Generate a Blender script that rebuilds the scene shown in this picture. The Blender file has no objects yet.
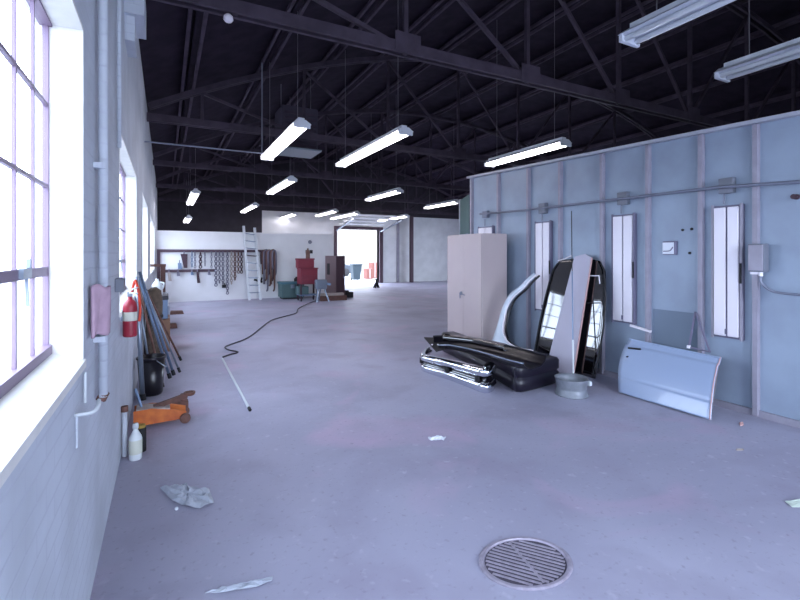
import bpy, math, random
from mathutils import Vector, Matrix
random.seed(7)
sc = bpy.context.scene
COL = sc.collection

# ------------------------------------------------------------------ camera
# room axes: y runs along the left (window) wall, x across the room, z up; camera stands at the origin
EYE, FOC, HOR = 1.5, 450.0, 255.0
TH = math.atan(235/450)
FW = Vector((math.sin(TH), math.cos(TH), 0)); RT = Vector((math.cos(TH), -math.sin(TH), 0))
cd = bpy.data.cameras.new('camera'); cam = bpy.data.objects.new('camera', cd); COL.objects.link(cam)
cam.location = (0, 0, EYE); cam.rotation_euler = (math.pi/2, 0, -TH)
cd.sensor_width = 36; cd.lens = 36*FOC/800; cd.shift_y = -45/800; cd.clip_start = 0.03; cd.clip_end = 300
sc.camera = cam

def ray(px, py): return FW + RT*((px-400)/FOC) + Vector((0, 0, (HOR-py)/FOC))
def at(px, py, h=0.0):                     # point of a sight line at height h
    d = ray(px, py); t = (h-EYE)/d.z
    return Vector((0, 0, EYE)) + d*t
def onx(px, py, x):                        # ... on the plane x = const
    d = ray(px, py); return Vector((0, 0, EYE)) + d*(x/d.x)
def ony(px, py, y):
    d = ray(px, py); return Vector((0, 0, EYE)) + d*(y/d.y)
def lean(px, py, x0, a):                   # ... on a plane that starts at x0 on the floor and leans to +x by a
    n = Vector((-math.cos(a), 0, math.sin(a))); d = ray(px, py)
    t = (Vector((x0, 0, 0))-Vector((0, 0, EYE))).dot(n)/d.dot(n)
    return Vector((0, 0, EYE)) + d*t

# ------------------------------------------------------------------ materials
def lin(c):
    return tuple(((v/255)/12.92 if v/255 <= .04045 else ((v/255+.055)/1.055)**2.4) for v in c) + (1,)
def mat(name, rgb, rough=.6, metal=0.0, spec=.5, var=0.0, scale=6, bump=0.0, emit=None, rgb2=None, coat=0.0, alpha=1.0):
    m = bpy.data.materials.new(name); m.use_nodes = True
    nt = m.node_tree; b = nt.nodes['Principled BSDF']
    c = lin(rgb)
    b.inputs['Base Color'].default_value = c
    b.inputs['Roughness'].default_value = rough; b.inputs['Metallic'].default_value = metal
    b.inputs['Specular IOR Level'].default_value = spec; b.inputs['Coat Weight'].default_value = coat
    b.inputs['Coat Roughness'].default_value = .03
    b.inputs['Alpha'].default_value = alpha
    if var or bump or rgb2:
        tc = nt.nodes.new('ShaderNodeTexCoord'); no = nt.nodes.new('ShaderNodeTexNoise')
        no.inputs['Scale'].default_value = scale; no.inputs['Detail'].default_value = 5
        nt.links.new(tc.outputs['Object'], no.inputs['Vector'])
        if var or rgb2:
            mx = nt.nodes.new('ShaderNodeMix'); mx.data_type = 'RGBA'
            c2 = lin(rgb2) if rgb2 else tuple(v*(1-var) for v in c[:3])+(1,)
            mx.inputs[6].default_value = c; mx.inputs[7].default_value = c2
            rp = nt.nodes.new('ShaderNodeMapRange'); rp.inputs[1].default_value = .35; rp.inputs[2].default_value = .65
            nt.links.new(no.outputs['Fac'], rp.inputs[0]); nt.links.new(rp.outputs[0], mx.inputs[0])
            nt.links.new(mx.outputs[2], b.inputs['Base Color'])
        if bump:
            bp = nt.nodes.new('ShaderNodeBump'); bp.inputs['Strength'].default_value = bump; bp.inputs['Distance'].default_value = .02
            nt.links.new(no.outputs['Fac'], bp.inputs['Height']); nt.links.new(bp.outputs[0], b.inputs['Normal'])
    if emit:
        b.inputs['Emission Color'].default_value = (*emit[:3], 1); b.inputs['Emission Strength'].default_value = emit[3]
    return m

def mat_floor():
    m = bpy.data.materials.new('stained_concrete'); m.use_nodes = True; nt = m.node_tree; N = nt.nodes; L = nt.links
    b = N['Principled BSDF']; g = N.new('ShaderNodeNewGeometry')
    def noise(s, d, dist=0):
        n = N.new('ShaderNodeTexNoise'); n.inputs['Scale'].default_value = s; n.inputs['Detail'].default_value = d
        n.inputs['Distortion'].default_value = dist; L.new(g.outputs['Position'], n.inputs['Vector']); return n
    def ramp(n, lo, hi):
        r = N.new('ShaderNodeMapRange'); r.inputs[1].default_value = lo; r.inputs[2].default_value = hi
        L.new(n.outputs['Fac'], r.inputs[0]); return r
    def mix(a, bb, f):
        x = N.new('ShaderNodeMix'); x.data_type = 'RGBA'
        for i, v in ((6, a), (7, bb)):
            if isinstance(v, tuple): x.inputs[i].default_value = v
            else: L.new(v, x.inputs[i])
        L.new(f, x.inputs[0]); return x.outputs[2]
    c = mix(lin((162, 160, 180)), lin((180, 179, 198)), ramp(noise(.55, 4, .6), .35, .65).outputs[0])
    c = mix(c, lin((154, 148, 168)), ramp(noise(1.7, 8, .3), .5, .8).outputs[0])
    c = mix(c, lin((188, 168, 192)), ramp(noise(.9, 6, 1.), .55, .75).outputs[0])
    c = mix(c, lin((200, 198, 212)), ramp(noise(14, 6, 0), .62, .9).outputs[0])
    c = mix(c, lin((140, 134, 152)), ramp(noise(30, 4, 0), .6, .85).outputs[0])
    L.new(c, b.inputs['Base Color'])
    r = ramp(noise(2.2, 5), .3, .7); r.inputs[3].default_value = .5; r.inputs[4].default_value = .68
    L.new(r.outputs[0], b.inputs['Roughness']); b.inputs['Specular IOR Level'].default_value = .4
    bp = N.new('ShaderNodeBump'); bp.inputs['Strength'].default_value = .12; bp.inputs['Distance'].default_value = .01
    L.new(noise(22, 6).outputs['Fac'], bp.inputs['Height']); L.new(bp.outputs[0], b.inputs['Normal'])
    return m

def mat_brick(name, rgb, rgb_m):
    m = bpy.data.materials.new(name); m.use_nodes = True; nt = m.node_tree; N = nt.nodes; L = nt.links
    b = N['Principled BSDF']; g = N.new('ShaderNodeNewGeometry')
    sx = N.new('ShaderNodeSeparateXYZ'); L.new(g.outputs['Position'], sx.inputs[0])
    ad = N.new('ShaderNodeMath'); ad.operation = 'ADD'; L.new(sx.outputs[0], ad.inputs[0]); L.new(sx.outputs[1], ad.inputs[1])
    cb = N.new('ShaderNodeCombineXYZ'); L.new(ad.outputs[0], cb.inputs[0]); L.new(sx.outputs[2], cb.inputs[1])
    br = N.new('ShaderNodeTexBrick'); br.inputs['Scale'].default_value = 1; br.inputs['Brick Width'].default_value = .21
    br.inputs['Row Height'].default_value = .072; br.inputs['Mortar Size'].default_value = .006; br.inputs['Mortar Smooth'].default_value = .5
    L.new(cb.outputs[0], br.inputs['Vector'])
    no = N.new('ShaderNodeTexNoise'); no.inputs['Scale'].default_value = 2.5; no.inputs['Detail'].default_value = 7
    L.new(g.outputs['Position'], no.inputs['Vector'])
    c1, c2 = lin(rgb), lin(rgb_m)
    mx = N.new('ShaderNodeMix'); mx.data_type = 'RGBA'; mx.inputs[6].default_value = c1; mx.inputs[7].default_value = tuple(v*.82 for v in c1[:3])+(1,)
    rp = N.new('ShaderNodeMapRange'); rp.inputs[1].default_value = .4; rp.inputs[2].default_value = .7
    L.new(no.outputs['Fac'], rp.inputs[0]); L.new(rp.outputs[0], mx.inputs[0])
    m2 = N.new('ShaderNodeMix'); m2.data_type = 'RGBA'; m2.inputs[7].default_value = c2
    L.new(mx.outputs[2], m2.inputs[6])
    fm = N.new('ShaderNodeMath'); fm.operation = 'MULTIPLY'; fm.inputs[1].default_value = .55
    L.new(br.outputs['Fac'], fm.inputs[0]); L.new(fm.outputs[0], m2.inputs[0]); L.new(m2.outputs[2], b.inputs['Base Color'])
    b.inputs['Roughness'].default_value = .7
    iv = N.new('ShaderNodeMath'); iv.operation = 'SUBTRACT'; iv.inputs[0].default_value = 1; L.new(br.outputs['Fac'], iv.inputs[1])
    bp = N.new('ShaderNodeBump'); bp.inputs['Strength'].default_value = .35; bp.inputs['Distance'].default_value = .006
    L.new(iv.outputs[0], bp.inputs['Height']); L.new(bp.outputs[0], b.inputs['Normal'])
    return m

def mat_glass():
    m = bpy.data.materials.new('window_glass'); m.use_nodes = True; nt = m.node_tree; N = nt.nodes; L = nt.links
    N.remove(N['Principled BSDF']); out = N['Material Output']
    t = N.new('ShaderNodeBsdfTransparent'); t.inputs[0].default_value = (.95, .97, .98, 1)
    gl = N.new('ShaderNodeBsdfGlossy'); gl.inputs['Roughness'].default_value = .02
    fr = N.new('ShaderNodeValue'); fr.outputs[0].default_value = .05
    mx = N.new('ShaderNodeMixShader'); L.new(fr.outputs[0], mx.inputs[0]); L.new(t.outputs[0], mx.inputs[1]); L.new(gl.outputs[0], mx.inputs[2])
    L.new(mx.outputs[0], out.inputs[0]); return m

M = dict(
    floor=mat_floor(),
    brick=mat_brick('painted_brick', (198, 204, 214), (184, 188, 200)),
    plaster=mat('white_reveal_paint', (226, 224, 220), .7, var=.1, scale=9, bump=.1),
    white=mat('white_board', (236, 236, 238), .7, var=.08, scale=1.5),
    whitewall=mat('white_block', (226, 228, 230), .75, var=.12, scale=2),
    darkwall=mat('dark_siding', (52, 46, 56), .8, var=.3, scale=3),
    roof=mat('dark_roof_boards', (46, 39, 52), .9, spec=.1, var=.35, scale=4),
    purlin=mat('dark_purlin_wood', (84, 74, 88), .85, spec=.1, var=.3, scale=5),
    truss=mat('truss_steel', (72, 63, 76), .7, spec=.2, var=.3, scale=6),
    trim=mat('brown_trim', (78, 58, 70), .7),
    steel=mat('window_steel', (122, 104, 126), .5),
    glass=mat_glass(),
    booth=mat('booth_sheet_metal', (152, 166, 184), .42, spec=.4, rgb2=(140, 152, 170), scale=2.2),
    rib=mat('booth_rib_metal', (156, 152, 166), .5, var=.15, scale=8),
    toprail=mat('booth_edge_metal', (176, 178, 190), .45),
    patch=mat('grey_patch_sheet', (112, 126, 144), .55, var=.06, scale=3),
    green=mat('dull_green_paint', (66, 98, 98), .6, var=.1, scale=3),
    conduit=mat('galvanised_conduit', (128, 132, 148), .45, metal=.4),
    box=mat('grey_box', (112, 116, 128), .5),
    diffuser=mat('white_acrylic', (232, 226, 234), .35),
    fixture=mat('fixture_frame', (112, 108, 130), .5),
    housing=mat('lamp_housing_white', (206, 210, 220), .5),
    tube_off=mat('unlit_tube', (226, 230, 236), .3),
    tube=mat('lit_tube', (255, 250, 252), .3, emit=(1, .93, .95, 14)),
    wire=mat('hanger_wire', (120, 116, 126), .5, metal=.5),
    beige=mat('beige_cabinet_paint', (186, 172, 172), .45, rgb2=(178, 163, 165), scale=1.5),
    beigedark=mat('cabinet_seam', (120, 108, 114), .6),
    chrome=mat('chrome', (225, 228, 235), .06, metal=1.0),
    black=mat('black_plastic', (22, 19, 27), .3, var=.2, scale=4),
    plum=mat('dark_navy_plastic', (24, 20, 34), .35),
    gloss=mat('glossy_black_paint', (9, 7, 11), .03, spec=.9, coat=1.0),
    seam=mat('hood_seam_dirt', (60, 44, 52), .6),
    plank=mat('grey_violet_board', (182, 178, 194), .5, var=.08, scale=3),
    plankedge=mat('bare_edge', (196, 158, 156), .6),
    fender=mat('pale_blue_fender_paint', (190, 200, 214), .3, coat=.4),
    cardoor=mat('light_blue_car_paint', (156, 172, 200), .28, coat=.5),
    doorinner=mat('door_inner', (120, 110, 112), .5),
    rubber=mat('black_rubber', (22, 21, 26), .7),
    rim=mat('dull_rim_steel', (140, 145, 154), .45, metal=.2, var=.25, scale=12),
    orange=mat('orange_jack_paint', (206, 112, 44), .5, rgb2=(176, 84, 36), scale=10),
    rust=mat('rusty_steel', (112, 76, 66), .7, var=.4, scale=20),
    red=mat('red_paint', (150, 36, 54), .4),
    maroon=mat('maroon_paint', (122, 36, 54), .45),
    darkred=mat('dark_red_paint', (116, 38, 56), .45),
    orangehose=mat('orange_red_hose', (206, 66, 40), .5),
    pink=mat('pink_rag', (190, 160, 178), .85, var=.2, scale=14, bump=.3),
    bottle=mat('white_bottle_plastic', (216, 222, 224), .35),
    label=mat('pale_label', (204, 206, 192), .6),
    clearbag=mat('cloudy_plastic', (188, 194, 206), .3, var=.15, scale=20, bump=.2),
    paper=mat('white_paper', (226, 230, 238), .8),
    paperg=mat('pale_green_paper', (214, 226, 212), .8),
    drain=mat('drain_iron', (174, 166, 182), .5, metal=.2, var=.25, scale=30),
    drainpit=mat('drain_pit', (80, 74, 88), .9),
    hose=mat('black_hose', (40, 38, 48), .6),
    chain=mat('dull_chain', (112, 110, 126), .5, metal=.4),
    brown=mat('brown_wood', (110, 78, 70), .7, var=.25, scale=8),
    lumber=mat('pale_lumber', (176, 164, 158), .7, var=.15, scale=6),
    cab_brown=mat('brown_cabinet', (128, 106, 110), .6),
    cab_dark=mat('dark_brown_and_shade', (62, 38, 50), .6),
    alum=mat('ladder_aluminium', (206, 210, 216), .4, metal=.2),
    teal=mat('teal_plastic', (66, 110, 124), .5),
    bin=mat('dark_teal_bin', (32, 48, 58), .5),
    chest=mat('green_grey_chest', (76, 104, 106), .5, var=.1, scale=5),
    yellow=mat('dull_yellow', (168, 138, 62), .7, var=.2, scale=9),
    card=mat('cardboard', (146, 112, 92), .8, var=.12, scale=6),
    ochre=mat('ochre_canvas', (98, 84, 72), .85, var=.4, scale=18, bump=.4),
    jug=mat('white_jug', (206, 212, 216), .45),
    greymetal=mat('grey_metal', (136, 146, 160), .35, metal=.7),
    bluegrey=mat('blue_grey_metal', (104, 122, 148), .4, metal=.5),
    outground=mat('pale_paving', (150, 150, 148), .9, var=.1),
    outwall=mat('pale_outer_wall', (122, 116, 108), .9, var=.06, scale=1.5),
    outbox=mat('pinkish_carton', (112, 66, 58), .8),
    carpaint=mat('parked_car_paint', (44, 52, 62), .3),
    heater=mat('heater_metal', (74, 68, 82), .6, spec=.2),
)

# ------------------------------------------------------------------ mesh builder
class MB:
    def __init__(s): s.v = []; s.f = []
    def add(s, vs, fs):
        o = len(s.v); s.v += [Vector(p) for p in vs]; s.f += [tuple(i+o for i in q) for q in fs]; return s
    def box(s, a, b):
        x0, y0, z0 = a; x1, y1, z1 = b
        return s.add([(x0,y0,z0),(x1,y0,z0),(x1,y1,z0),(x0,y1,z0),(x0,y0,z1),(x1,y0,z1),(x1,y1,z1),(x0,y1,z1)],
                     [(3,2,1,0),(4,5,6,7),(0,1,5,4),(1,2,6,5),(2,3,7,6),(3,0,4,7)])
    def bar(s, p, q, w, h=None, up=(0,0,1)):         # rectangular bar from p to q
        p = Vector(p); q = Vector(q); h = h or w; d = (q-p).normalized(); u = Vector(up)
        if abs(d.dot(u)) > .98: u = Vector((1,0,0))
        r = d.cross(u).normalized(); u = r.cross(d)
        c = [(-1,-1),(1,-1),(1,1),(-1,1)]
        vs = [e + r*(a*w/2) + u*(b*h/2) for e in (p,q) for a,b in c]
        return s.add(vs, [(3,2,1,0),(4,5,6,7),(0,1,5,4),(1,2,6,5),(2,3,7,6),(3,0,4,7)])
    def tube(s, pts, r, n=10, caps=True):
        pts = [Vector(p) for p in pts]; rings = []; o = len(s.v); prev = None
        for i, p in enumerate(pts):
            d = (pts[min(i+1,len(pts)-1)]-pts[max(i-1,0)]).normalized()
            if prev is None:
                u = Vector((0,0,1)) if abs(d.z) < .9 else Vector((1,0,0))
            else: u = prev
            a = d.cross(u).normalized(); u = a.cross(d).normalized(); prev = u
            rr = r[i] if isinstance(r, (list, tuple)) else r
            s.v += [p + (a*math.cos(2*math.pi*k/n)+u*math.sin(2*math.pi*k/n))*rr for k in range(n)]
        m = len(pts)
        for i in range(m-1):
            for k in range(n):
                k2 = (k+1) % n
                s.f.append((o+i*n+k, o+i*n+k2, o+(i+1)*n+k2, o+(i+1)*n+k))
        if caps:
            s.f.append(tuple(o+k for k in reversed(range(n)))); s.f.append(tuple(o+(m-1)*n+k for k in range(n)))
        return s
    def lathe(s, prof, c=(0,0,0), n=32, sx=1, sy=1, close=False):
        o = len(s.v); c = Vector(c)
        for r, z in prof:
            s.v += [c + Vector((r*sx*math.cos(2*math.pi*k/n), r*sy*math.sin(2*math.pi*k/n), z)) for k in range(n)]
        m = len(prof)
        for i in range(m if close else m-1):
            j = (i+1) % m
            for k in range(n):
                k2 = (k+1) % n
                s.f.append((o+i*n+k, o+i*n+k2, o+j*n+k2, o+j*n+k))
        if not close:
            if prof[0][0] > 1e-6: s.f.append(tuple(o+k for k in reversed(range(n))))
            if prof[-1][0] > 1e-6: s.f.append(tuple(o+(m-1)*n+k for k in range(n)))
        return s
    def prism(s, poly, ext):                          # 3-D polygon pushed along ext
        n = len(poly); ext = Vector(ext); vs = [Vector(p) for p in poly]
        return s.add(vs+[p+ext for p in vs], [tuple(range(n)), tuple(reversed(range(n,2*n)))] + [(i,n+i,n+(i+1)%n,(i+1)%n) for i in range(n)])
    def grid(s, fn, nu, nv):
        o = len(s.v)
        for i in range(nu+1):
            for j in range(nv+1): s.v.append(Vector(fn(i/nu, j/nv)))
        w = nv+1
        for i in range(nu):
            for j in range(nv): s.f.append((o+i*w+j, o+(i+1)*w+j, o+(i+1)*w+j+1, o+i*w+j+1))
        return s
    def sweep(s, prof, path, k0=1, k1=1):                         # prof: (outward, height) swept along a level path
        o = len(s.v); path = [Vector(p) for p in path]
        for i, p in enumerate(path):
            d = path[min(i+1,len(path)-1)]-path[max(i-1,0)]; d.z = 0; d.normalize()
            nrm = Vector((d.y, -d.x, 0))
            k = k0+(k1-k0)*i/(len(path)-1)
            for a, b in prof: s.v.append(p + nrm*a*k + Vector((0,0,b*k)))
        w = len(prof)
        for i in range(len(path)-1):
            for j in range(w-1): s.f.append((o+i*w+j, o+(i+1)*w+j, o+(i+1)*w+j+1, o+i*w+j+1))
        return s
    def build(s, name, m, parent=None, smooth=False, bevel=0, solid=0, sub=0, kind=None, fix=True):
        me = bpy.data.meshes.new(name)
        org = Vector((0,0,0)); pp = parent
        while pp is not None: org += pp.location; pp = pp.parent
        me.from_pydata([v-org for v in s.v], [], s.f); me.update()
        if fix:
            import bmesh
            bm = bmesh.new(); bm.from_mesh(me); bmesh.ops.recalc_face_normals(bm, faces=bm.faces); bm.to_mesh(me); bm.free()
        me.materials.append(M[m] if isinstance(m, str) else m)
        if smooth:
            for p in me.polygons: p.use_smooth = True
        o = bpy.data.objects.new(name, me); COL.objects.link(o)
        if parent is not None: o.parent = parent
        if solid:
            q = o.modifiers.new('thickness', 'SOLIDIFY'); q.thickness = solid; q.offset = 0
        if sub:
            q = o.modifiers.new('smooth', 'SUBSURF'); q.levels = sub; q.render_levels = sub
        if bevel:
            q = o.modifiers.new('edge', 'BEVEL'); q.width = bevel; q.segments = 2; q.limit_method = 'ANGLE'
        if kind: o['kind'] = kind
        return o

def tag(o, label, cat, group=None):
    o['label'] = label; o['category'] = cat
    if group: o['group'] = group
    return o
def thing(name, label, cat, loc, group=None):
    o = bpy.data.objects.new(name, None); COL.objects.link(o); o.location = loc; o.empty_display_size = .1
    return tag(o, label, cat, group)
def smooth_path(pts, n=6):                            # Catmull-Rom
    pts = [Vector(p) for p in pts]; out = []
    for i in range(len(pts)-1):
        p0 = pts[max(i-1,0)]; p1 = pts[i]; p2 = pts[i+1]; p3 = pts[min(i+2,len(pts)-1)]
        for k in range(n):
            t = k/n
            out.append(.5*((2*p1)+(p2-p0)*t+(2*p0-5*p1+4*p2-p3)*t*t+(3*p1-p0-3*p2+p3)*t**3))
    return out+[pts[-1]]
ORD = ['first','second','third','fourth','fifth','sixth','seventh','eighth','ninth','tenth','eleventh','twelfth']

# ------------------------------------------------------------------ setting
LW, BX, RW, YE, YF, YB = -.29, 4.89, 16.0, 16.0, 22.0, -3.8     # left wall, booth face, right wall, partition, far wall, back wall
EAVE = 3.95; XC, HALF, RISE = 7.82, 8.11, 2.15
def arch(x): return EAVE + RISE*(1-((x-XC)/HALF)**2)

MB().box((LW-.3, YB-.3, -.15), (RW+.3, YF+.3, 0)).build('floor', 'floor', kind='structure')
MB().box((-30, -40, -.3), (40, 70, -.16)).build('ground_outside', 'outground', kind='structure')

SILL, HEAD = 1.085, 2.40
WIN = [(-3.5,-1.4), (.05,2.17), (3.77,5.9), (7.5,9.65), (11.3,13.4), (13.9,15.7)]  # the last window is added to brighten the end partition
mb = MB()
mb.box((LW-.15, YB-.3, 0), (LW, YF+.3, SILL-.03)).box((LW-.15, YB-.3, HEAD), (LW, YF+.3, EAVE+.25))
e = YB-.3
for a, b in WIN + [(YF+.3, 0)]:
    mb.box((LW-.15, e, SILL-.03), (LW, a, HEAD)); e = b
mb.build('wall_left', 'brick', kind='structure')

def window(n, y0, y1):
    xg = LW-.115
    fr = MB()
    cols = 10; rows = 4; f = .022
    fr.box((xg-.01, y0, SILL+.04), (xg+.01, y0+f, HEAD)).box((xg-.01, y1-f, SILL+.04), (xg+.01, y1, HEAD))
    fr.box((xg-.02, y0, SILL+.03), (xg+.02, y1, SILL+.07)).box((xg-.02, y0, HEAD-f), (xg+.02, y1, HEAD))
    w = .013
    for k in range(1, cols):
        y = y0+(y1-y0)*k/cols; fr.box((xg-.005, y-w/2, SILL+.05), (xg+.006, y+w/2, HEAD-.01))
    hz = [EYE-.062, EYE+.263, EYE+.575]
    for k, z in enumerate(hz):
        ww = .034 if k == 0 else w
        fr.box((xg-.005, y0+.01, z-ww/2), (xg+.008, y1-.01, z+ww/2))
    o = fr.build('window_%d' % n, 'steel', kind='structure')
    MB().box((xg-.004, y0+.01, SILL+.05), (xg+.004, y1-.01, HEAD-.01)).build('glass_pane', 'glass', o)
    sl = MB()                                         # sloping sill and plastered reveal
    sl.prism([(LW+.012, y0, SILL-.03), (LW+.012, y0, SILL), (LW-.11, y0, SILL+.04), (LW-.15, y0, SILL+.04), (LW-.15, y0, SILL-.03)], (0, y1-y0, 0))
    sl.build('window_sill', 'plaster', o)
    rv = MB()
    for ya, yb in ((y0-.002, y0+.012), (y1-.012, y1+.002)):
        rv.box((LW-.15, ya, SILL), (LW+.003, yb, HEAD))
    rv.box((LW-.15, y0, HEAD-.012), (LW+.003, y1, HEAD+.002)); rv.build('reveal', 'plaster', o)
    if n in (2, 3):
        y = y1-.36 if n == 2 else y1-.6
        lt = MB().box((xg+.008, y-.05, hz[0]-.012), (xg+.02, y+.05, hz[0]+.02)).box((xg+.01, y+.02, hz[0]+.015), (xg+.022, y+.035, hz[0]+.05))
        lt.bar((xg+.016, y, hz[0]), (xg+.022, y-.012, hz[0]-.1), .008); lt.build('latch', 'greymetal', o)
for i, (a, b) in enumerate(WIN): window(i+1, a, b)

mb = MB()                                             # roof: arched deck with purlins running the length of the building
n = 36
xs = [LW-.3+(RW+.6-LW)*i/n for i in range(n+1)]
for i in range(n):
    a, b = xs[i], xs[i+1]; za, zb = arch(a)+.24, arch(b)+.24
    mb.add([(a,YB-.3,za),(b,YB-.3,zb),(b,YF+.3,zb),(a,YF+.3,za),(a,YB-.3,za+.1),(b,YB-.3,zb+.1),(b,YF+.3,zb+.1),(a,YF+.3,za+.1)],
           [(3,2,1,0),(4,5,6,7),(0,1,5,4),(1,2,6,5),(2,3,7,6),(3,0,4,7)])
ceil = mb.build('ceiling', 'roof', kind='structure')
x = .35
while x < RW-.2:
    for dx in (-.085, .085):
        MB().box((x+dx-.022, YB, arch(x)+.075), (x+dx+.022, YF, arch(x)+.13)).build('purlin', 'purlin', ceil)
    MB().box((x-.018, YB, arch(x)+.12), (x+.018, YF, arch(x)+.25)).build('purlin_web', 'roof', ceil); x += 1.28

# partition carrying the tool rails, far wall with the open overhead door
xe = ony(333, 290, YE).x
p = MB().box((LW, YE, 0), (xe, YE+.12, 2.25)).build('wall_end', 'white', kind='structure')
MB().box((LW, YE-.015, 2.21), (xe+.01, YE+.13, 2.27)).build('trim_1', 'white', kind='structure')
d0, d1 = ony(336.5, 280, YF).x, ony(379, 280, YF).x
DT = 2.85
WT = 3.62
mb = MB()
xl = ony(262, 230, YF).x
mb.box((xl, YF, 0), (d0, YF+.25, WT)).box((d1, YF, 0), (RW, YF+.25, WT)).box((d0, YF, DT), (d1, YF+.25, WT))
mb.build('wall_far', 'whitewall', kind='structure')
MB().box((LW, YF, 0), (xl, YF+.25, WT)).box((LW, YF, WT), (RW, YF+.25, 6.6)).build('wall_far_upper', 'darkwall', kind='structure')
fr = MB().box((d0-.14, YF-.1, 0), (d0, YF+.27, DT+.14)).box((d1, YF-.1, 0), (d1+.2, YF+.27, DT+.14)).box((d0, YF-.1, DT), (d1, YF+.27, DT+.14))
dr = fr.build('door_1', 'trim', kind='structure')
tr = MB()
for xx in (d0-.05, d1+.05): tr.bar((xx, YF-.12, DT-.1), (xx, YF-2.6, DT+.35), .06, .05)
tr.build('door_track', 'greymetal', dr)
dp = MB()
for k in range(4): dp.box((d0-.02, YF-.45-.6*k-.57, DT+.2+.10*k), (d1+.02, YF-.45-.6*k, DT+.24+.10*k))
dp.build('raised_door_panel', 'whitewall', dr)
tr = MB().box((ony(396.5,250,YF).x, YF-.04, 0), (ony(399,250,YF).x, YF, WT)); tr.build('trim_2', 'rib', kind='structure')
MB().box((LW, YB-.3, 0), (.7, YB, 6.6)).box((4.85, YB-.3, 0), (RW, YB, 6.6)).box((.7, YB-.3, 3.7), (4.85, YB, 6.6)).build('wall_back', 'whitewall', kind='structure')  # opening behind the camera is added to throw daylight on the near floor
RD = [(12.0, 15.7), (17.5, 18.9)]                     # unseen openings added in the right wall, bringing daylight to the far end
mb = MB().box((RW, YB-.3, 3.3), (RW+.3, YF+.3, EAVE+.3)); e = YB-.3
for a, b in RD + [(YF+.3, 0)]:
    mb.box((RW, e, 0), (RW+.3, a, 3.3)); e = b
mb.build('wall_right', 'whitewall', kind='structure')
MB().box((LW, 4.22, 3.45), (LW+.14, 4.68, 3.7)).box((LW, 4.27, 3.25), (LW+.07, 4.63, 3.45)).build('trim_3', 'brick', kind='structure')

# steel post in front of the far wall
c0 = ony(411.5, 284, 21.6)
o = MB().box((c0.x-.09, 21.53, 0), (c0.x+.09, 21.55, WT)).box((c0.x-.09, 21.65, 0), (c0.x+.09, 21.67, WT)).box((c0.x-.012, 21.54, 0), (c0.x+.012, 21.66, WT)).build('steel_post', 'trim')
tag(o, 'thin dark steel post before the white far wall, right of the open doorway', 'post')

# ------------------------------------------------------------------ roof trusses
TZ = EYE+2.30
def truss(y, label):
    t = thing('roof_truss', label, 'truss', (XC, y, TZ), 'bowstring roof trusses')
    c = MB()
    for s in (-.05, .05): c.box((LW+.02, y+s-.018, TZ-.06), (RW-.02, y+s+.018, TZ+.06))
    c.build('bottom_chord', 'truss', t)
    tp = MB(); m = 26
    for i in range(m):
        a = LW+.05+(RW-.1-LW)*i/m; b = LW+.05+(RW-.1-LW)*(i+1)/m
        for s in (-.05, .05): tp.bar((a, y+s, arch(a)), (b, y+s, arch(b)), .036, .09)
    tp.build('top_chord', 'truss', t)
    nodes = [XC+1.81*k for k in range(-4, 5)]
    for x in nodes:
        MB().bar((x, y, TZ-.05), (x, y, arch(x)-.02), .055, .05).build('vertical_strut', 'truss', t)
        if abs(x-XC) < 6:
            MB().box((x-.16, y-.075, TZ-.07), (x+.16, y-.068, TZ+.16)).build('gusset_plate', 'truss', t)
    for k in range(8):
        x0, x1 = nodes[k], nodes[k+1]
        if k < 4: q = ((x1, y, TZ), (x0, y, arch(x0)-.05))
        else: q = ((x0, y, TZ), (x1, y, arch(x1)-.05))
        MB().bar(q[0], q[1], .045, .045).build('diagonal_brace', 'truss', t)
    return t
for y, l in zip((4.45, 8.6, 12.75, 16.9, 21.0), (
    'dark bowstring roof truss nearest the viewer, crossing the top of the picture',
    'dark bowstring roof truss second from the viewer, above the two brightest hanging lamps',
    'dark bowstring roof truss third from the viewer, in the middle of the hall',
    'dark bowstring roof truss just behind the low white partition',
    'dark bowstring roof truss farthest away, close to the far wall')): truss(y, l)

# cross pipe and heater under the roof
a, b = ony(150, 142, 8.2), ony(262, 140, 8.2)
o = MB().tube([(LW, 8.2, a.z), (b.x, 8.2, a.z), (b.x, 8.2, arch(b.x)+.1)], .014).build('ceiling_conduit', 'conduit', smooth=False)
tag(o, 'thin pale conduit under the dark roof, running from the left wall', 'conduit')
a, b = ony(282, 104, 9.4), ony(318, 152, 9.4)
t = thing('unit_heater', 'dark boxy unit heater hanging under the roof behind the leftmost big lamp', 'heater', ((a.x+b.x)/2, 9.7, b.z))
MB().box((a.x, 9.4, b.z), (b.x, 10.1, a.z)).build('case', 'heater', t, bevel=.02)
lv = MB()
for k in range(7):
    z = b.z+.06+(a.z-b.z-.12)*k/7; lv.box((a.x+.05, 9.375, z), (b.x-.05, 9.41, z+.05))
lv.build('louvre', 'purlin', t)
MB().box((a.x-.04, 9.2, b.z-.03), (b.x+.02, 10.0, b.z)).build('drip_plate', 'greymetal', t)
for xx in (a.x+.06, b.x-.06): MB().tube([(xx, 9.75, a.z-.02), (xx, 9.75, arch(xx)+.1)], .01, 6).build('hanger_rod', 'wire', t)

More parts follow.
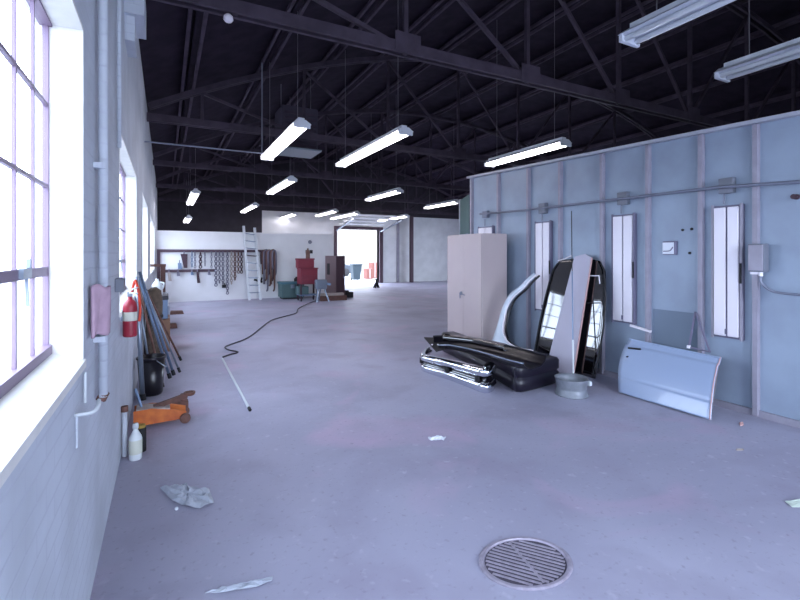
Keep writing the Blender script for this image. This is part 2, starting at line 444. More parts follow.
# ------------------------------------------------------------------ fluorescent strip lamps
LH = EYE+1.8
def strip(pa, pb, label, lit=True, x=None, y0=None, y1=None, LH=EYE+1.8):
    if x is None:
        A, B = at(*pa, LH), at(*pb, LH); x = (A.x+B.x)/2; y0, y1 = min(A.y, B.y), max(A.y, B.y)
    t = thing('strip_lamp', label, 'ceiling lamp', (x, (y0+y1)/2, LH), 'hanging fluorescent strip lamps')
    h = MB().prism([(x-.05,y0,LH+.07),(x+.05,y0,LH+.07),(x+.13,y0,LH+.015),(x-.13,y0,LH+.015)], (0,y1-y0,0))
    h.box((x-.045,y0+.05,LH+.07),(x+.045,y1-.05,LH+.11)); h.build('housing', 'housing', t)
    for s in (-.065, .065):
        MB().tube([(x+s, y0+.03, LH-.01), (x+s, y1-.03, LH-.01)], .022, 10).build('fluorescent_tube', 'tube' if lit else 'tube_off', t, smooth=True)
    for yy in (y0, y1-.03): MB().box((x-.115, yy, LH-.04), (x+.115, yy+.03, LH+.02)).build('lamp_holder', 'housing', t)
    for yy in (y0+.25, y1-.25):
        MB().tube([(x, yy, LH+.10), (x, yy, arch(x)+.12)], .005, 5).build('hanger_wire', 'wire', t)
for pa, pb, l in [
    ((265,158),(305,125),'lit strip lamp hanging before the dark heater, leftmost of the big lamps'),
    ((340,165),(407,132),'lit strip lamp, the large bright one in the middle of the roof'),
    ((490,165),(565,143),'lit strip lamp hanging just above the top edge of the blue booth'),
    ((268,193),(295,180),'lit strip lamp behind and below the leftmost big lamp'),
    ((370,200),(398,191),'lit strip lamp under the large middle lamp, above the right of the open doorway'),
    ((428,208),(456,202),'lit strip lamp beside the far top corner of the blue booth'),
    ((243,212),(256,205),'small lit strip lamp above the leaning ladder'),
    ((281,219),(294,214),'small lit strip lamp above the green tool chest'),
    ((319,216),(334,211),'small lit strip lamp over the red tool cabinet, left of a close pair'),
    ((336,219),(353,213),'small lit strip lamp over the left side of the open doorway'),
    ((384,221),(402,216),'small lit strip lamp over the white far wall right of the doorway'),
    ((190,204),(196,192),'short lit strip lamp near the left wall, the upper of two')]: strip(pa, pb, l)
A = ony(187.5, 220, 19.5); strip(0,0,'short lit strip lamp near the left wall, the lower and farther of two', True, A.x, 18.3, 20.7, A.z)
P = ony(229, 15, 4.40)
o = MB().lathe([(0,-.075),(.03,-.07),(.045,-.05),(.04,-.02),(.02,0),(0,0)], (P.x, 4.45, TZ-.06), 14).build('truss_bulb', 'diffuser', smooth=True); tag(o, 'small pale bulb under the bottom chord of the nearest roof truss', 'bulb')
A = at(718,76,LH); strip(0,0,'unlit white strip lamp above the near end of the blue booth', False, A.x+.05, A.y-2.4, A.y)
A = at(620,38,LH); strip(0,0,'unlit grey strip lamp at the top right, in front of the nearest truss', False, A.x+.1, A.y-2.4, A.y)

# ------------------------------------------------------------------ paint booth
BY0, BY1 = -2.2, onx(470, 200, BX).y
def btop(y): return EYE+1.285+.036*(y-4)
BD = 3.6
bt = thing('paint_booth', 'long pale blue sheet metal booth with upright ribs along the right side', 'booth', (BX+BD/2, 2.2, 0))
ribs = [onx(px, 250, BX).y for px in (758, 703, 650, 604, 562, 530, 500, 473)]
ribs = [ribs[0]-.55*k for k in range(7, 0, -1)] + ribs
edges = [BY0] + ribs[:-1] + [BY1]
for a, b in zip(edges[:-1], edges[1:]):
    if b-a < .02: continue
    MB().prism([(BX, a, 0), (BX, b, 0), (BX, b, btop(b)), (BX, a, btop(a))], (.05, 0, 0)).build('wall_panel', 'booth', bt)
for y in ribs:
    MB().box((BX-.055, y-.018, .02), (BX+.01, y+.022, btop(y)-.01)).build('upright_rib', 'rib', bt)
MB().prism([(BX-.07, BY0, btop(BY0)), (BX-.07, BY1+.01, btop(BY1)), (BX-.07, BY1+.01, btop(BY1)+.035), (BX-.07, BY0, btop(BY0)+.035)], (.14, 0, 0)).build('top_rail', 'toprail', bt)
MB().box((BX-.03, BY0, 0), (BX+.01, BY1, .06)).build('base_channel', 'rib', bt)
MB().box((BX+.05, BY1-.05, 0), (BX+BD, BY1, 2.75)).box((BX+.05, BY0, 0), (BX+BD, BY0+.05, 2.7)).box((BX+BD-.05, BY0+.05, 0), (BX+BD, BY1-.05, 2.75)).build('end_wall', 'booth', bt)
MB().box((BX+.05, BY0+.05, 2.66), (BX+BD-.05, BY1-.05, 2.70)).build('roof_panel', 'booth', bt)
p0, p1 = ribs[-6]+.02, ribs[-5]-.02                   # grey patch low between two ribs
p0, p1 = onx(700, 300, BX).y+.015, onx(652, 300, BX).y-.02
MB().box((BX-.006, p0, .06), (BX+.002, p1, onx(675, 311, BX).z)).build('patch_sheet', 'patch', bt)
# open booth door at the far corner
H0 = Vector((BX, BY1+.03, 0)); dirv = Vector((FW.x*.9-.043*RT.x, FW.y*.9-.043*RT.y, 0)).normalized()
q = H0+dirv*.92; nn = Vector((dirv.y, -dirv.x, 0))*.04
t = MB().prism([H0+Vector((0,0,.03)), q+Vector((0,0,.03)), q+Vector((0,0,2.6)), H0+Vector((0,0,2.6))], nn).build('booth_door', 'green', bt)
MB().prism([q-dirv*.03-nn*.3, q+dirv*.03-nn*.3, q+dirv*.03-nn*.3+Vector((0,0,2.62)), q-dirv*.03-nn*.3+Vector((0,0,2.62))], nn*1.6).build('door_edge', 'toprail', t)
MB().prism([H0+dirv*.05+Vector((0,0,1.85))-nn*.2, q-dirv*.05+Vector((0,0,1.85))-nn*.2, q-dirv*.05+Vector((0,0,1.9))-nn*.2, H0+dirv*.05+Vector((0,0,1.9))-nn*.2], nn*1.4).build('door_rail', 'patch', t)

CH = EYE+.675
xc = BX-.085
o = MB().tube([(xc, onx(484, 213, BX).y, CH+.03), (xc, ribs[-3], CH), (xc, ribs[7]+.3, CH-.01), (xc, 1.5, CH-.07), (xc, BY0+.3, CH-.09)], .016, 8).build('conduit_run', 'conduit', smooth=True)
tag(o, 'long level conduit crossing the ribs of the blue booth wall', 'conduit')
FIX = [(480,495,'nearly hidden white light panel on the booth wall just over the beige cabinet'),
       (537,553,'white light panel on the booth wall behind the glossy black hood'),
       (614,637,'white light panel on the booth wall between the black hood and the white control'),
       (714,745,'white light panel above the light blue car door, nearest the grey switch box')]
JB = ['over the light panel by the cabinet', 'over the light panel behind the hood', 'over the light panel left of the white control', 'over the light panel nearest the grey switch box']
for k, (pa, pb, l) in enumerate(FIX):
    ya, yb = onx(pb, 260, BX).y, onx(pa, 260, BX).y; z0, z1 = .69, 1.985
    t = thing('booth_light_panel', l, 'light panel', (BX, (ya+yb)/2, z0), 'light panels set into the booth wall')
    MB().box((BX-.03, ya, z0), (BX-.002, yb, z1)).build('frame', 'fixture', t)
    ym = (ya+yb)/2; r_ = .022
    MB().box((BX-.055, ya+r_+.01, z0+.02), (BX-.03, ym-.008, z1-.02)).build('diffuser', 'diffuser', t, bevel=.008)
    MB().box((BX-.055, ym+.008, z0+.02), (BX-.03, yb-r_, z1-.02)).build('diffuser', 'diffuser', t, bevel=.008)
    MB().box((BX-.05, ya, z0-.01), (BX-.03, ya+r_, z1+.01)).box((BX-.05, yb-r_*.7, z0-.01), (BX-.03, yb, z1+.01)).build('side_trim', 'rib' if k == 3 else 'fixture', t)
    MB().box((BX-.065, ya+.004, 1.23), (BX-.05, ya+.016, 1.42)).build('pull_handle', 'rubber', t)
    MB().box((BX-.06, ym-.01, z0+.04), (BX-.053, ym+.01, z0+.09)).build('clip', 'fixture', t)
    if k == 2:
        MB().bar((BX-.075, ya+.03, z0-.01), (BX-.075, ya-.22, z0-.045), .03, .025).build('bar_handle', 'diffuser', t)
    j = thing('junction_box', 'small grey junction box with drop pipe, ' + JB[k], 'junction box', (BX-.02, ym, CH-.05), 'junction boxes on the booth conduit')
    MB().box((BX-.066, ym-.065, CH-.075 if k else CH-.04), (BX-.003, ym+.065, CH+.075)).build('box', 'box' if k else 'conduit', j, bevel=.006)
    MB().tube([(BX-.03, ym+.03, CH-.06), (BX-.03, ym+.03, z1+.012)], .01, 8).build('drop_pipe', 'conduit', j)

P = onx(671, 248, BX)
t = thing('wall_control', 'small square white control plate on the booth wall between two light panels', 'control box', (BX, P.y, P.z-.07))
MB().box((BX-.03, P.y-.075, P.z-.075), (BX-.002, P.y+.075, P.z+.075)).build('case', 'fixture', t, bevel=.006)
MB().box((BX-.038, P.y-.05, P.z-.065), (BX-.03, P.y+.07, P.z+.06)).build('face_plate', 'paper', t)
MB().tube(smooth_path([(BX-.04, P.y-.045, P.z+.01), (BX-.04, P.y-.01, P.z-.03), (BX-.04, P.y+.06, P.z-.035)]), .006, 6).build('dial_line', 'fixture', t)
for (px, py) in ((683, 230), (692, 229), (690, 253)):
    P = onx(px, py, BX)
    o = MB().lathe([(.014, 0), (.014, .012), (.006, .016)], (0,0,0), 10).build('wall_bolt', 'rubber')
    o.rotation_euler = (0, -math.pi/2, 0); o.location = (BX, P.y, P.z)
    tag(o, {683:'tiny dark bolt on the booth, left of the upper two by the white control', 692:'tiny dark bolt on the booth, right of the upper two by the white control', 690:'tiny dark bolt on the booth wall, lowest of three right of the white control'}[px], 'bolt', 'bolts beside the wall control')

a, b = onx(749.5, 244, BX-.12), onx(765.5, 272, BX-.12)
t = thing('switch_box', 'grey electrical switch box on the booth rib near the right picture edge', 'switch box', (BX-.06, (a.y+b.y)/2, b.z))
MB().box((BX-.15, b.y, b.z), (BX-.056, a.y, a.z)).build('case', 'box', t, bevel=.006)
MB().box((BX-.16, b.y+.005, b.z+.01), (BX-.15, a.y-.005, a.z-.01)).build('cover', 'rib', t, bevel=.004)
MB().tube([(BX-.1, b.y+.045, b.z-.04), (BX-.1, b.y+.045, b.z)], .018, 10).build('cable_gland', 'diffuser', t)
MB().box((BX-.10, a.y-.055, b.z-.24), (BX-.058, a.y-.01, b.z-.02)).build('lower_duct', 'rib', t)
MB().box((BX-.11, a.y-.08, b.z-.025), (BX-.06, a.y-.0, b.z)).build('lower_lip', 'diffuser', t)
yy = b.y+.045
pts = [(BX-.1, yy, b.z-.042), (BX-.1, yy-.005, b.z-.1), (BX-.085, yy-.06, b.z-.16), (BX-.072, yy-.16, b.z-.185), (BX-.072, yy-.5, b.z-.19), (BX-.072, yy-1.1, b.z-.2)]
o = MB().tube(smooth_path(pts), .011, 8).build('power_cable', 'conduit', smooth=True)
tag(o, 'grey cable curving out of the switch box and along the booth wall', 'cable')
P = onx(797, 197, BX)
o = MB().lathe([(.024, 0), (.024, .02), (.014, .025), (.014, .05), (.022, .055), (.022, .065)], (0,0,0), 14).build('pipe_stub', 'cab_dark')
o.rotation_euler = (0, -math.pi/2, 0); o.location = (BX-.003, P.y, P.z)
tag(o, 'small dark pipe stub high on the booth wall at the right edge', 'pipe stub')

# ------------------------------------------------------------------ beige steel cabinet
x0, x1, y0, y1, H = 4.22, 4.72, 5.44, 6.36, 1.83
t = thing('storage_cabinet', 'tall beige two-door steel cabinet standing against the blue booth', 'cabinet', ((x0+x1)/2, (y0+y1)/2, 0))
MB().box((x0+.022, y0, 0), (x1, y1, H)).build('body', 'beige', t, bevel=.006)
ym = (y0+y1)/2
d1_ = MB().box((x0, y0+.006, .06), (x0+.02, ym-.001, H-.015)).build('door', 'beige', t, bevel=.0015)
d2_ = MB().box((x0, ym+.001, .06), (x0+.02, y1-.006, H-.015)).build('door', 'beige', t, bevel=.0015)
hz = EYE-40/450*6.9
hm = MB().lathe([(.028, 0), (.028, .012), (.012, .014), (.012, .03)], (0,0,0), 12)
hm.v = [Vector((x0-v.z, ym+.05+v.x, hz+v.y)) for v in hm.v]
hm.bar((x0-.03, ym+.06, hz+.005), (x0-.03, ym-.07, hz-.02), .016, .012); hm.bar((x0-.03, ym+.05, hz), (x0-.028, ym+.05, hz-.08), .012)
hm.build('handle', 'conduit', d2_)

# ------------------------------------------------------------------ car parts against the booth
AH = math.radians(11.3); XH = 4.51
def interp(pts, t):
    t = t*(len(pts)-1); i = min(int(t), len(pts)-2); return pts[i].lerp(pts[i+1], t-i)
Lp = [lean(px, py, XH, AH) for px, py in ((536,363.5),(535.5,350),(540,325),(546,298),(553,272),(560,262))]
Rp = [lean(px, py, XH, AH) for px, py in ((595,380),(599,360),(604,328),(606,298),(605,272),(600,262))]
hn = Vector((-math.cos(AH), 0, math.sin(AH)))
t = thing('car_hood', 'glossy black car hood standing on end against the blue booth, mirroring a window', 'car hood', (XH+.02, (Lp[0].y+Rp[0].y)/2, 0))
fn = lambda u, v: interp(Lp, u).lerp(interp(Rp, u), v) + hn*(-.016*math.sin(math.pi*v)) + Vector((0, 0, (.035*math.sin(math.pi*v)) if u == 1 else 0)) + Vector((0,0,.015))
MB().grid(fn, 30, 16).build('skin', 'gloss', t, smooth=True, solid=.02)
for f1 in (0., 1.):
    MB().tube([fn(.05+.9*k/20, f1)+hn*.012 for k in range(21)], .010, 6).build('rolled_edge', 'rubber', t, smooth=True)
w = MB()
q = [lean(px, py, XH, AH)+hn*.02 for px, py in ((588,276),(600,276),(601,284))]
w.tube(q, .008, 6); w.build('edge_strip', 'diffuser', t)
w = MB(); q = [lean(px, py, XH, AH)+hn*.02 for px, py in ((559,261),(566,259),(572,256))]; w.tube(q, .009, 6); w.build('edge_strip', 'diffuser', t)
w = MB()
for (pa, pb) in (((578,303),(601,303)),): w.bar(lean(*pa, XH, AH)+hn*.018, lean(*pb, XH, AH)+hn*.018, .01)
w.build('crease_trim', 'rubber', t)

XP, AP = 4.45, math.radians(12.0)
pl = [lean(px, py, XP, AP) for px, py in ((546,371),(573,379),(592,258),(586,254),(575,257))]
pn = Vector((-math.cos(AP), 0, math.sin(AP)))
t = thing('leaning_board', 'long pale grey panel leaning on the glossy black hood', 'panel', (pl[0].x, (pl[0].y+pl[1].y)/2, 0))
for k in (0, 1): pl[k].z = .004; pl[k].x = XP
MB().prism(pl, pn*.014).build('face', 'plank', t, bevel=.003)
MB().prism([pl[1]+Vector((0,-.001,0)), pl[2]+Vector((0,-.001,0)), pl[2]+Vector((0,-.012,0)), pl[1]+Vector((0,-.012,0))], pn*.02).build('side_edge', 'plankedge', t)

b0 = lean(573.5, 380, 4.30, math.radians(12.9)); t0 = lean(571.5, 211, 4.30, math.radians(12.9))
b0 = Vector((4.30, b0.y, .01))
t = thing('metal_rod', 'thin upright metal rod leaning in front of the grey panel', 'rod', b0)
MB().tube([b0.lerp(t0, .62), t0], .006, 6).build('dark_shaft', 'rubber', t)
MB().tube([b0.lerp(t0, .22), b0.lerp(t0, .62)], .008, 6).build('shaft', 'bluegrey', t)
MB().tube([b0, b0.lerp(t0, .05), b0.lerp(t0, .22)], [.009, .011, .012], 8).build('bright_sleeve', 'jug', t)

# fender: crescent round a wheel arch
AF = math.radians(17)
def bent(px, py):
    p = onx(px, py, 4.3)
    for _ in range(30): p = onx(px, py, 4.15+.30*p.z+1.3*max(0, p.z-.95)**2)
    return p
inn = [bent(px, py) for px, py in ((537.5,275),(531,281),(524,289),(514,298),(508,309),(505,320),(504,331),(507,340),(514,346),(523,349),(534,351))]
out = [bent(px, py) for px, py in ((535,273),(528,279),(520,287),(511,294),(505,304),(501,315),(498,326),(494,338),(492,346),(500,352),(520,355))]
fnn = Vector((-math.cos(AF), 0, math.sin(AF)))
t = thing('car_fender', 'pale car fender with a large wheel arch, leaning between cabinet and hood', 'fender', (4.2, (inn[0].y+out[-1].y)/2, 0))
pi_, po_ = smooth_path(inn, 4), smooth_path(out, 4)
fu = lambda u, v: po_[round(u*(len(po_)-1))].lerp(pi_[round(u*(len(pi_)-1))], v) + fnn*(.04*math.sin(math.pi*(.15+.7*v)))
MB().grid(fu, len(pi_)-1, 6).build('skin', 'fender', t, smooth=True, solid=.006)
MB().tube([p+fnn*.02 for p in pi_], .012, 6).build('arch_lip', 'diffuser', t, smooth=True)
MB().tube([p-fnn*.025+Vector((0,-.016,0)) for p in pi_], .016, 6).build('arch_flange', 'black', t, smooth=True)

# light blue car door leaning on the booth
XD = 4.36; AD = math.atan2(.29, .57); dn = Vector((-math.cos(AD), 0, math.sin(AD))); du = Vector((math.sin(AD), 0, math.cos(AD)))
def dp_(px, py): return lean(px, py, XD, AD)
BLc, BRc, TRc, TLc = dp_(619,393), dp_(712,419), dp_(721,357), dp_(629,338)
BLc.z = BRc.z = .012; BLc.x = BRc.x = XD
t = thing('car_door', 'light blue car door leaning against the booth wall on the floor', 'car door', (XD+.08, (BLc.y+BRc.y)/2, 0))
def dfn(u, v):                                        # u along (far to near), v up
    p = BLc.lerp(BRc, u).lerp(TLc.lerp(TRc, u), v)
    b = .035*math.sin(math.pi*min(1, max(0, v*.9+.05)))
    if v > .86: b -= .018
    if .26 < v < .30: b -= .008
    p += dn*b
    if u < .12: p += Vector((0, 1, 0))*(.035*math.sin(math.pi*v))*(1-u/.12)
    return p
MB().grid(dfn, 24, 40).build('outer_skin', 'cardoor', t, smooth=True, solid=.004)
inr = [BLc+Vector((0,-.03,.02)), BRc+Vector((0,.03,.02)), TRc+Vector((0,.03,0)), TLc+Vector((0,-.03,0))]
MB().prism([p-dn*.012 for p in inr], -dn*.05).build('inner_shell', 'doorinner', t, bevel=.01)
MB().tube([dfn(.985, k/20)+Vector((0,-.004,0)) for k in range(21)], .007, 6).build('edge_fold', 'plankedge', t, smooth=True)
hb = MB().bar(dfn(.05,.80)+dn*.012, dfn(.19,.83)+dn*.012, .018, .016, up=dn); hb.build('door_handle', 'rubber', t, bevel=.003)
lk = MB().lathe([(.013, 0), (.013, .006), (.008, .01)], (0,0,0), 12)
c = dfn(.065, .64); R3 = Matrix.Rotation(-math.pi/2+AD, 3, 'Y')
lk.v = [c+R3@v for v in lk.v]; lk.build('lock_cylinder', 'chrome', t)
wb = MB()
for u0, u1 in ((.0, .99),): wb.tube([dfn(u0+(u1-u0)*k/12, .985) for k in range(13)], .009, 6)
wb.build('belt_moulding', 'cardoor', t)
ap, q1, q2 = dp_(695.5,312), dp_(689,347), dp_(710,352)
v = MB().bar(q1, ap, .014, .02, up=dn).bar(ap, q2, .014, .02, up=dn).bar(q1, q2, .012, .02, up=dn)
v.build('vent_window_frame', 'fixture', t)
MB().box((q1.x-.02, q1.y-.014, q1.z-.012), (q1.x+.012, q1.y+.014, q1.z+.016)).build('vent_latch', 'diffuser', t, bevel=.004)
MB().prism([q1+dn*.001, q2+dn*.001, ap+dn*.001], dn*.003).build('vent_glass', 'glass', t)

# steel wheel rim lying flat
C = at(573.5, 397); r = .168
t = thing('wheel_rim', 'bare steel wheel rim lying flat on the floor beside the grey panel', 'wheel rim', (C.x, C.y, 0))
C = Vector((C.x+.05, C.y+.07, 0))
prof = [(r-.004, .004), (r, .0), (r+.006, .012), (r-.008, .022), (r-.012, .07), (r-.014, .075), (r-.012, .08), (r-.006, .15), (r+.004, .172), (r+.008, .186), (r-.002, .182), (r-.02, .155), (r-.026, .08), (r-.022, .03), (r-.012, .012)]
t.location = (C.x, C.y, 0)
MB().lathe(prof, C, 40, close=True).build('barrel', 'rim', t, smooth=True)
MB().lathe([(.03, .085), (.034, .10), (.06, .105), (.09, .12), (.12, .105), (r-.03, .09), (r-.03, .08), (.12, .095), (.09, .11), (.06, .095)], C, 40, close=True).build('disc', 'rim', t, smooth=True)
nb = MB()
for k in range(5):
    a = 2*math.pi*k/5; nb.lathe([(.010, .104), (.010, .116), (.004, .118)], C+Vector((.068*math.cos(a), .068*math.sin(a), 0)), 8)
nb.build('lug_hole', 'rubber', t)
MB().box((C.x+.11, C.y-.145, .11), (C.x+.145, C.y-.11, .16)).build('balance_weight', 'jug', t, bevel=.004)

# bumpers in the pile
def gpath(pp, h=0): return smooth_path([at(px, py, h) for px, py in pp], 8)
pth = gpath(((431,357),(424,362.5),(422,370),(432,374.5),(452,381),(470,388),(483,393),(490,392.5),(494,389)))
t = thing('chrome_bumper', 'dented chrome car bumper lying in front of the heap of black bumper covers', 'bumper', at(455, 380))
pr = [(-.03,.0),(.012,.008),(.025,.07),(.014,.115)]
MB().sweep(pr, pth, .58, 1.03).build('lower_bar', 'chrome', t, smooth=True, solid=.006)
MB().sweep([(.006,.115),(-.03,.13),(-.034,.18),(-.004,.20)], pth, .58, 1.03).build('recess', 'gloss', t, smooth=True, solid=.005)
MB().sweep([(-.002,.20),(.022,.205),(.026,.25),(.0,.285),(-.07,.295)], pth, .58, 1.03).build('upper_bar', 'chrome', t, smooth=True, solid=.006)
sb = MB()
for k in (14, 30, 44):
    p = pth[k]; f = .58+.45*k/(len(pth)-1); sb.bar(p+Vector((0,0,.10*f)), p+Vector((0,0,.21*f)), .05, .03)
sb.build('bumper_guard', 'rubber', t)

def cover(name, label, path, prof, m, lipm, n_ex=None):
    t = thing(name, label, 'bumper cover', sum(path, Vector())/len(path)*1.0, 'black bumper covers in the heap')
    MB().sweep(prof, path).build('skin', m, t, smooth=True, solid=.008)
    return t
p1_ = gpath(((444,352),(462,361),(491,377),(509,388),(516,392),(524,392),(540,388),(556,383)))
t = cover('bumper_cover', 'dark navy bumper cover with a blunt end, at the bottom of the heap', p1_, [(-.12,.0),(.0,.008),(.03,.03),(.035,.14),(.012,.155),(.012,.17),(.034,.185),(.036,.28),(.01,.305),(-.16,.31)], 'plum', 'black')
MB().tube([p+Vector((0,0,.17)) for p in p1_[2:-12]], .012, 6).build('trim_strip', 'greymetal', t, smooth=True)
MB().prism([p1_[30]+Vector((-.05,-.05,.02)), p1_[30]+Vector((-.05,-.05,.27)), p1_[30]+Vector((-.02,-.05,.27)), p1_[30]+Vector((-.02,-.05,.02))], (.05,.02,0)).build('end_lip', 'plum', t, bevel=.006)
p2_ = gpath(((436,348),(452,348),(475,352),(498,358),(518,364),(534,368)), .335)
t = cover('bumper_cover', 'black bumper cover lying on top of the heap, hollow side up', p2_, [(.17,.07),(.14,.03),(.09,.0),(.0,-.012),(-.12,.0),(-.19,.04),(-.21,.11)], 'black', 'black')
def off(path, a, b):
    o = []
    for i, p in enumerate(path):
        d = path[min(i+1,len(path)-1)]-path[max(i-1,0)]; d.z = 0; d.normalize(); o.append(p+Vector((d.y,-d.x,0))*a+Vector((0,0,b)))
    return o
MB().tube(off(p2_, -.21, .11), .010, 6).build('rear_lip', 'plum', t, smooth=True)
MB().tube(off(p2_, .17, .07), .008, 6).build('front_lip', 'greymetal', t, smooth=True)
fl = [at(px, py, .36) for px, py in ((424,338),(451,339),(444,350),(436,352))]
f = MB().prism(fl, (0,0,.012)).build('mounting_flap', 'rubber', t)
bo = MB()
for px, py in ((432,345),(438,345)): bo.lathe([(.012,0),(.012,.01),(.005,.013)], at(px, py, .374), 8)
bo.build('bolt', 'diffuser', f)
p3_ = gpath(((444,340),(470,343),(490,347),(506,351)), .45)
t = cover('bumper_cover', 'narrow black bumper strip along the back of the heap, nearest the cabinet', p3_, [(-.03,.0),(.03,.0),(.035,.05),(-.02,.07)], 'gloss', 'black')

# ------------------------------------------------------------------ floor drain and litter
C = at(525.5, 562)
t = thing('floor_drain', 'round iron floor drain with a slotted grate in the near floor', 'drain', (C.x, C.y, 0))
ax = Vector((.235, .18, 0))
def rotv(mb): 
    Rz = Matrix.Rotation(-TH+math.radians(17), 3, 'Z'); mb.v = [C+Rz@Vector((v.x, v.y, 0))+Vector((0,0,v.z)) for v in mb.v]; return mb
rotv(MB().lathe([(1.0,.001),(1.0,.006),(.97,.010),(.90,.010),(.88,.001)], (0,0,0), 48, .235, .185, close=True)).build('rim_ring', 'drain', t, smooth=False)
rotv(MB().lathe([(0,.0015),(.87,.0015),(.87,.002),(0,.002)], (0,0,0), 48, .235, .185)).build('pit', 'drainpit', t)
g = MB()
for k in range(-6, 7):
    vv = k/7*.84; hw = math.sqrt(max(0, .84**2-vv**2))
    g.box((-hw*.235, vv*.185-.0055, .0025), (hw*.235, vv*.185+.0025, .007))
ang = math.radians(-48)
Ra = Matrix.Rotation(ang, 3, 'Z')
g.v = [Vector(((Ra@Vector((v.x/.235, v.y/.185, 0))).x*.235, (Ra@Vector((v.x/.235, v.y/.185, 0))).y*.185, v.z)) for v in g.v]
g.box((-.005, -.15, .0025), (.005, .15, .008))
rotv(g).build('grate', 'drain', t)

def litter(name, label, cat, poly, m, amp=.02, n=14, thick=.002, seed=1):
    rnd = random.Random(seed)
    pts = [at(px, py) for px, py in poly]; c = sum(pts, Vector())/len(pts)
    mb = MB(); rings = 5; k = len(pts)*3
    rim = []
    for i in range(len(pts)):
        for j in range(3): rim.append(pts[i].lerp(pts[(i+1)%len(pts)], j/3))
    vs = [c+Vector((0,0,amp*.6+.004))]; fs = []
    for r in range(1, rings+1):
        for q in rim:
            p = c.lerp(q, r/rings); vs.append(Vector((p.x, p.y, .004+rnd.random()*amp*(1 if r < rings else .5))))
    for i in range(k): fs.append((0, 1+i, 1+(i+1) % k))
    for r in range(rings-1):
        for i in range(k):
            a = 1+r*k+i; b = 1+r*k+(i+1) % k; fs.append((a, a+k, b+k, b))
    mb.add(vs, fs); o = mb.build(name, m, smooth=False, solid=thick)
    return tag(o, label, cat)
litter('plastic_bag', 'crumpled cloudy plastic sheet lying on the floor near the left wall', 'plastic bag', ((160,489),(180,487),(186,484),(189,488),(209,491),(214,504),(200,509),(186,508),(172,502)), 'clearbag', .03, seed=3)
C = at(176.5, 510)
o = MB().lathe([(0,0),(.008,.002),(.011,.009),(.008,.016),(0,.018)], C, 10).build('bottle_cap', 'paper', smooth=True); tag(o, 'tiny white cap on the floor touching the plastic sheet', 'cap')
litter('torn_plastic_strip', 'long white torn strip of plastic on the floor at the bottom edge', 'plastic strip', ((205,594),(222,589),(240,586),(258,582),(273,577),(272,582),(258,588),(238,591),(220,594)), 'clearbag', .012, seed=5)
litter('paper_scrap', 'small white crumpled paper on the open floor in front of the bumpers', 'paper', ((428,438),(433,439.5),(438,436),(441,438.5),(446,438),(444,441),(436,441.5),(429,441)), 'paper', .02, seed=8)
litter('paper_scrap', 'pale green paper scrap at the right picture edge on the floor', 'paper', ((785,502),(800,500),(812,501),(812,508),(792,508)), 'paperg', .006, seed=9)
litter('paper_scrap', 'tiny pale scrap on the floor before the base of the booth', 'paper', ((739,424),(743,423),(744,426),(740,427)), 'plankedge', .015, seed=10)
litter('paper_scrap', 'thin pale sliver of litter on the bare floor below the car door', 'paper', ((736,450),(744,449.6),(744,451),(736,451.2)), 'lumber', .006, seed=11)

# air hose and white pipe on the floor
pts = [at(px, py, .012) for px, py in ((321,300),(318,300.5),(312,302),(304,305.5),(298,309),(296,313),(286,316),(272,320),(262,327),(252,335),(243,340),(236,342.5),(228,345.5),(225,347.5),(229,350),(238,352),(230,354.5),(223,357))]
o = MB().tube(smooth_path(pts, 5), .012, 7).build('air_hose', 'hose', smooth=True)
tag(o, 'black air hose winding over the floor from the far doorway to the white pipe', 'hose')
a, b = at(222.5, 359, .016), at(249.5, 409, .016)
t = thing('white_pipe', 'thin white pipe lying on the open floor at the end of the hose', 'pipe', (a+b)/2-Vector((0,0,.016)))
MB().tube([a, b], .014, 8).build('shaft', 'jug', t, smooth=True)
MB().tube([a.lerp(b,.985), b+(b-a).normalized()*.03], .016, 8).build('end_cap', 'rubber', t)

# ------------------------------------------------------------------ along the left wall
yp = .245/math.tan(math.radians(5.6))
XPp = LW+.035
t = thing('wall_pipe', 'pale painted pipe running down the left wall beside the near window', 'pipe', (XPp, yp, .8))
MB().tube([(XPp, yp, .84), (XPp, yp, EAVE)], .02, 10).build('riser', 'brick', t, smooth=True)
MB().tube([(XPp-.018, yp+.01, .845), (XPp, yp+.005, .835), (XPp+.004, yp, .855)], .022, 10).build('elbow', 'rust', t, smooth=True)
fl = MB()
for z in (1.1, 1.9, 2.7, 3.4): fl.box((LW, yp-.035, z), (XPp+.012, yp+.035, z+.025))
fl.build('strap', 'brick', t)
t = thing('wall_pipe', 'short painted pipe stub low on the left wall, above the white bottle', 'pipe', (XPp, 3.9, 0))
MB().tube([(XPp-.01, 3.9, .01), (XPp-.01, 3.9, .36)], .018, 10).build('riser', 'brick', t, smooth=True)
MB().tube([(XPp-.01, 3.9, .34), (XPp-.01, 3.9, .38)], .024, 10).build('collar', 'rust', t)
t = thing('wall_pipe', 'thin conduit high on the left wall over the second window', 'conduit', (XPp, 3.35, 2.4))
MB().tube([(XPp-.01, 3.45, 2.2), (XPp-.01, 3.45, EAVE)], .013, 8).build('riser', 'brick', t, smooth=True)

def rag(u, v):
    p = Vector((LW+.016+.052*u+.005*math.sin(u*9+v*2)*v, 2.27+.02*(1-v)+.16*u*(.75+.25*v), 1.365-.215*v+.010*math.sin(u*6)))
    return p
o = MB().grid(rag, 14, 14).build('pink_rag', 'pink', smooth=True, solid=.012)
tag(o, 'faded pink rag hung on the left wall beside the pipe', 'rag')

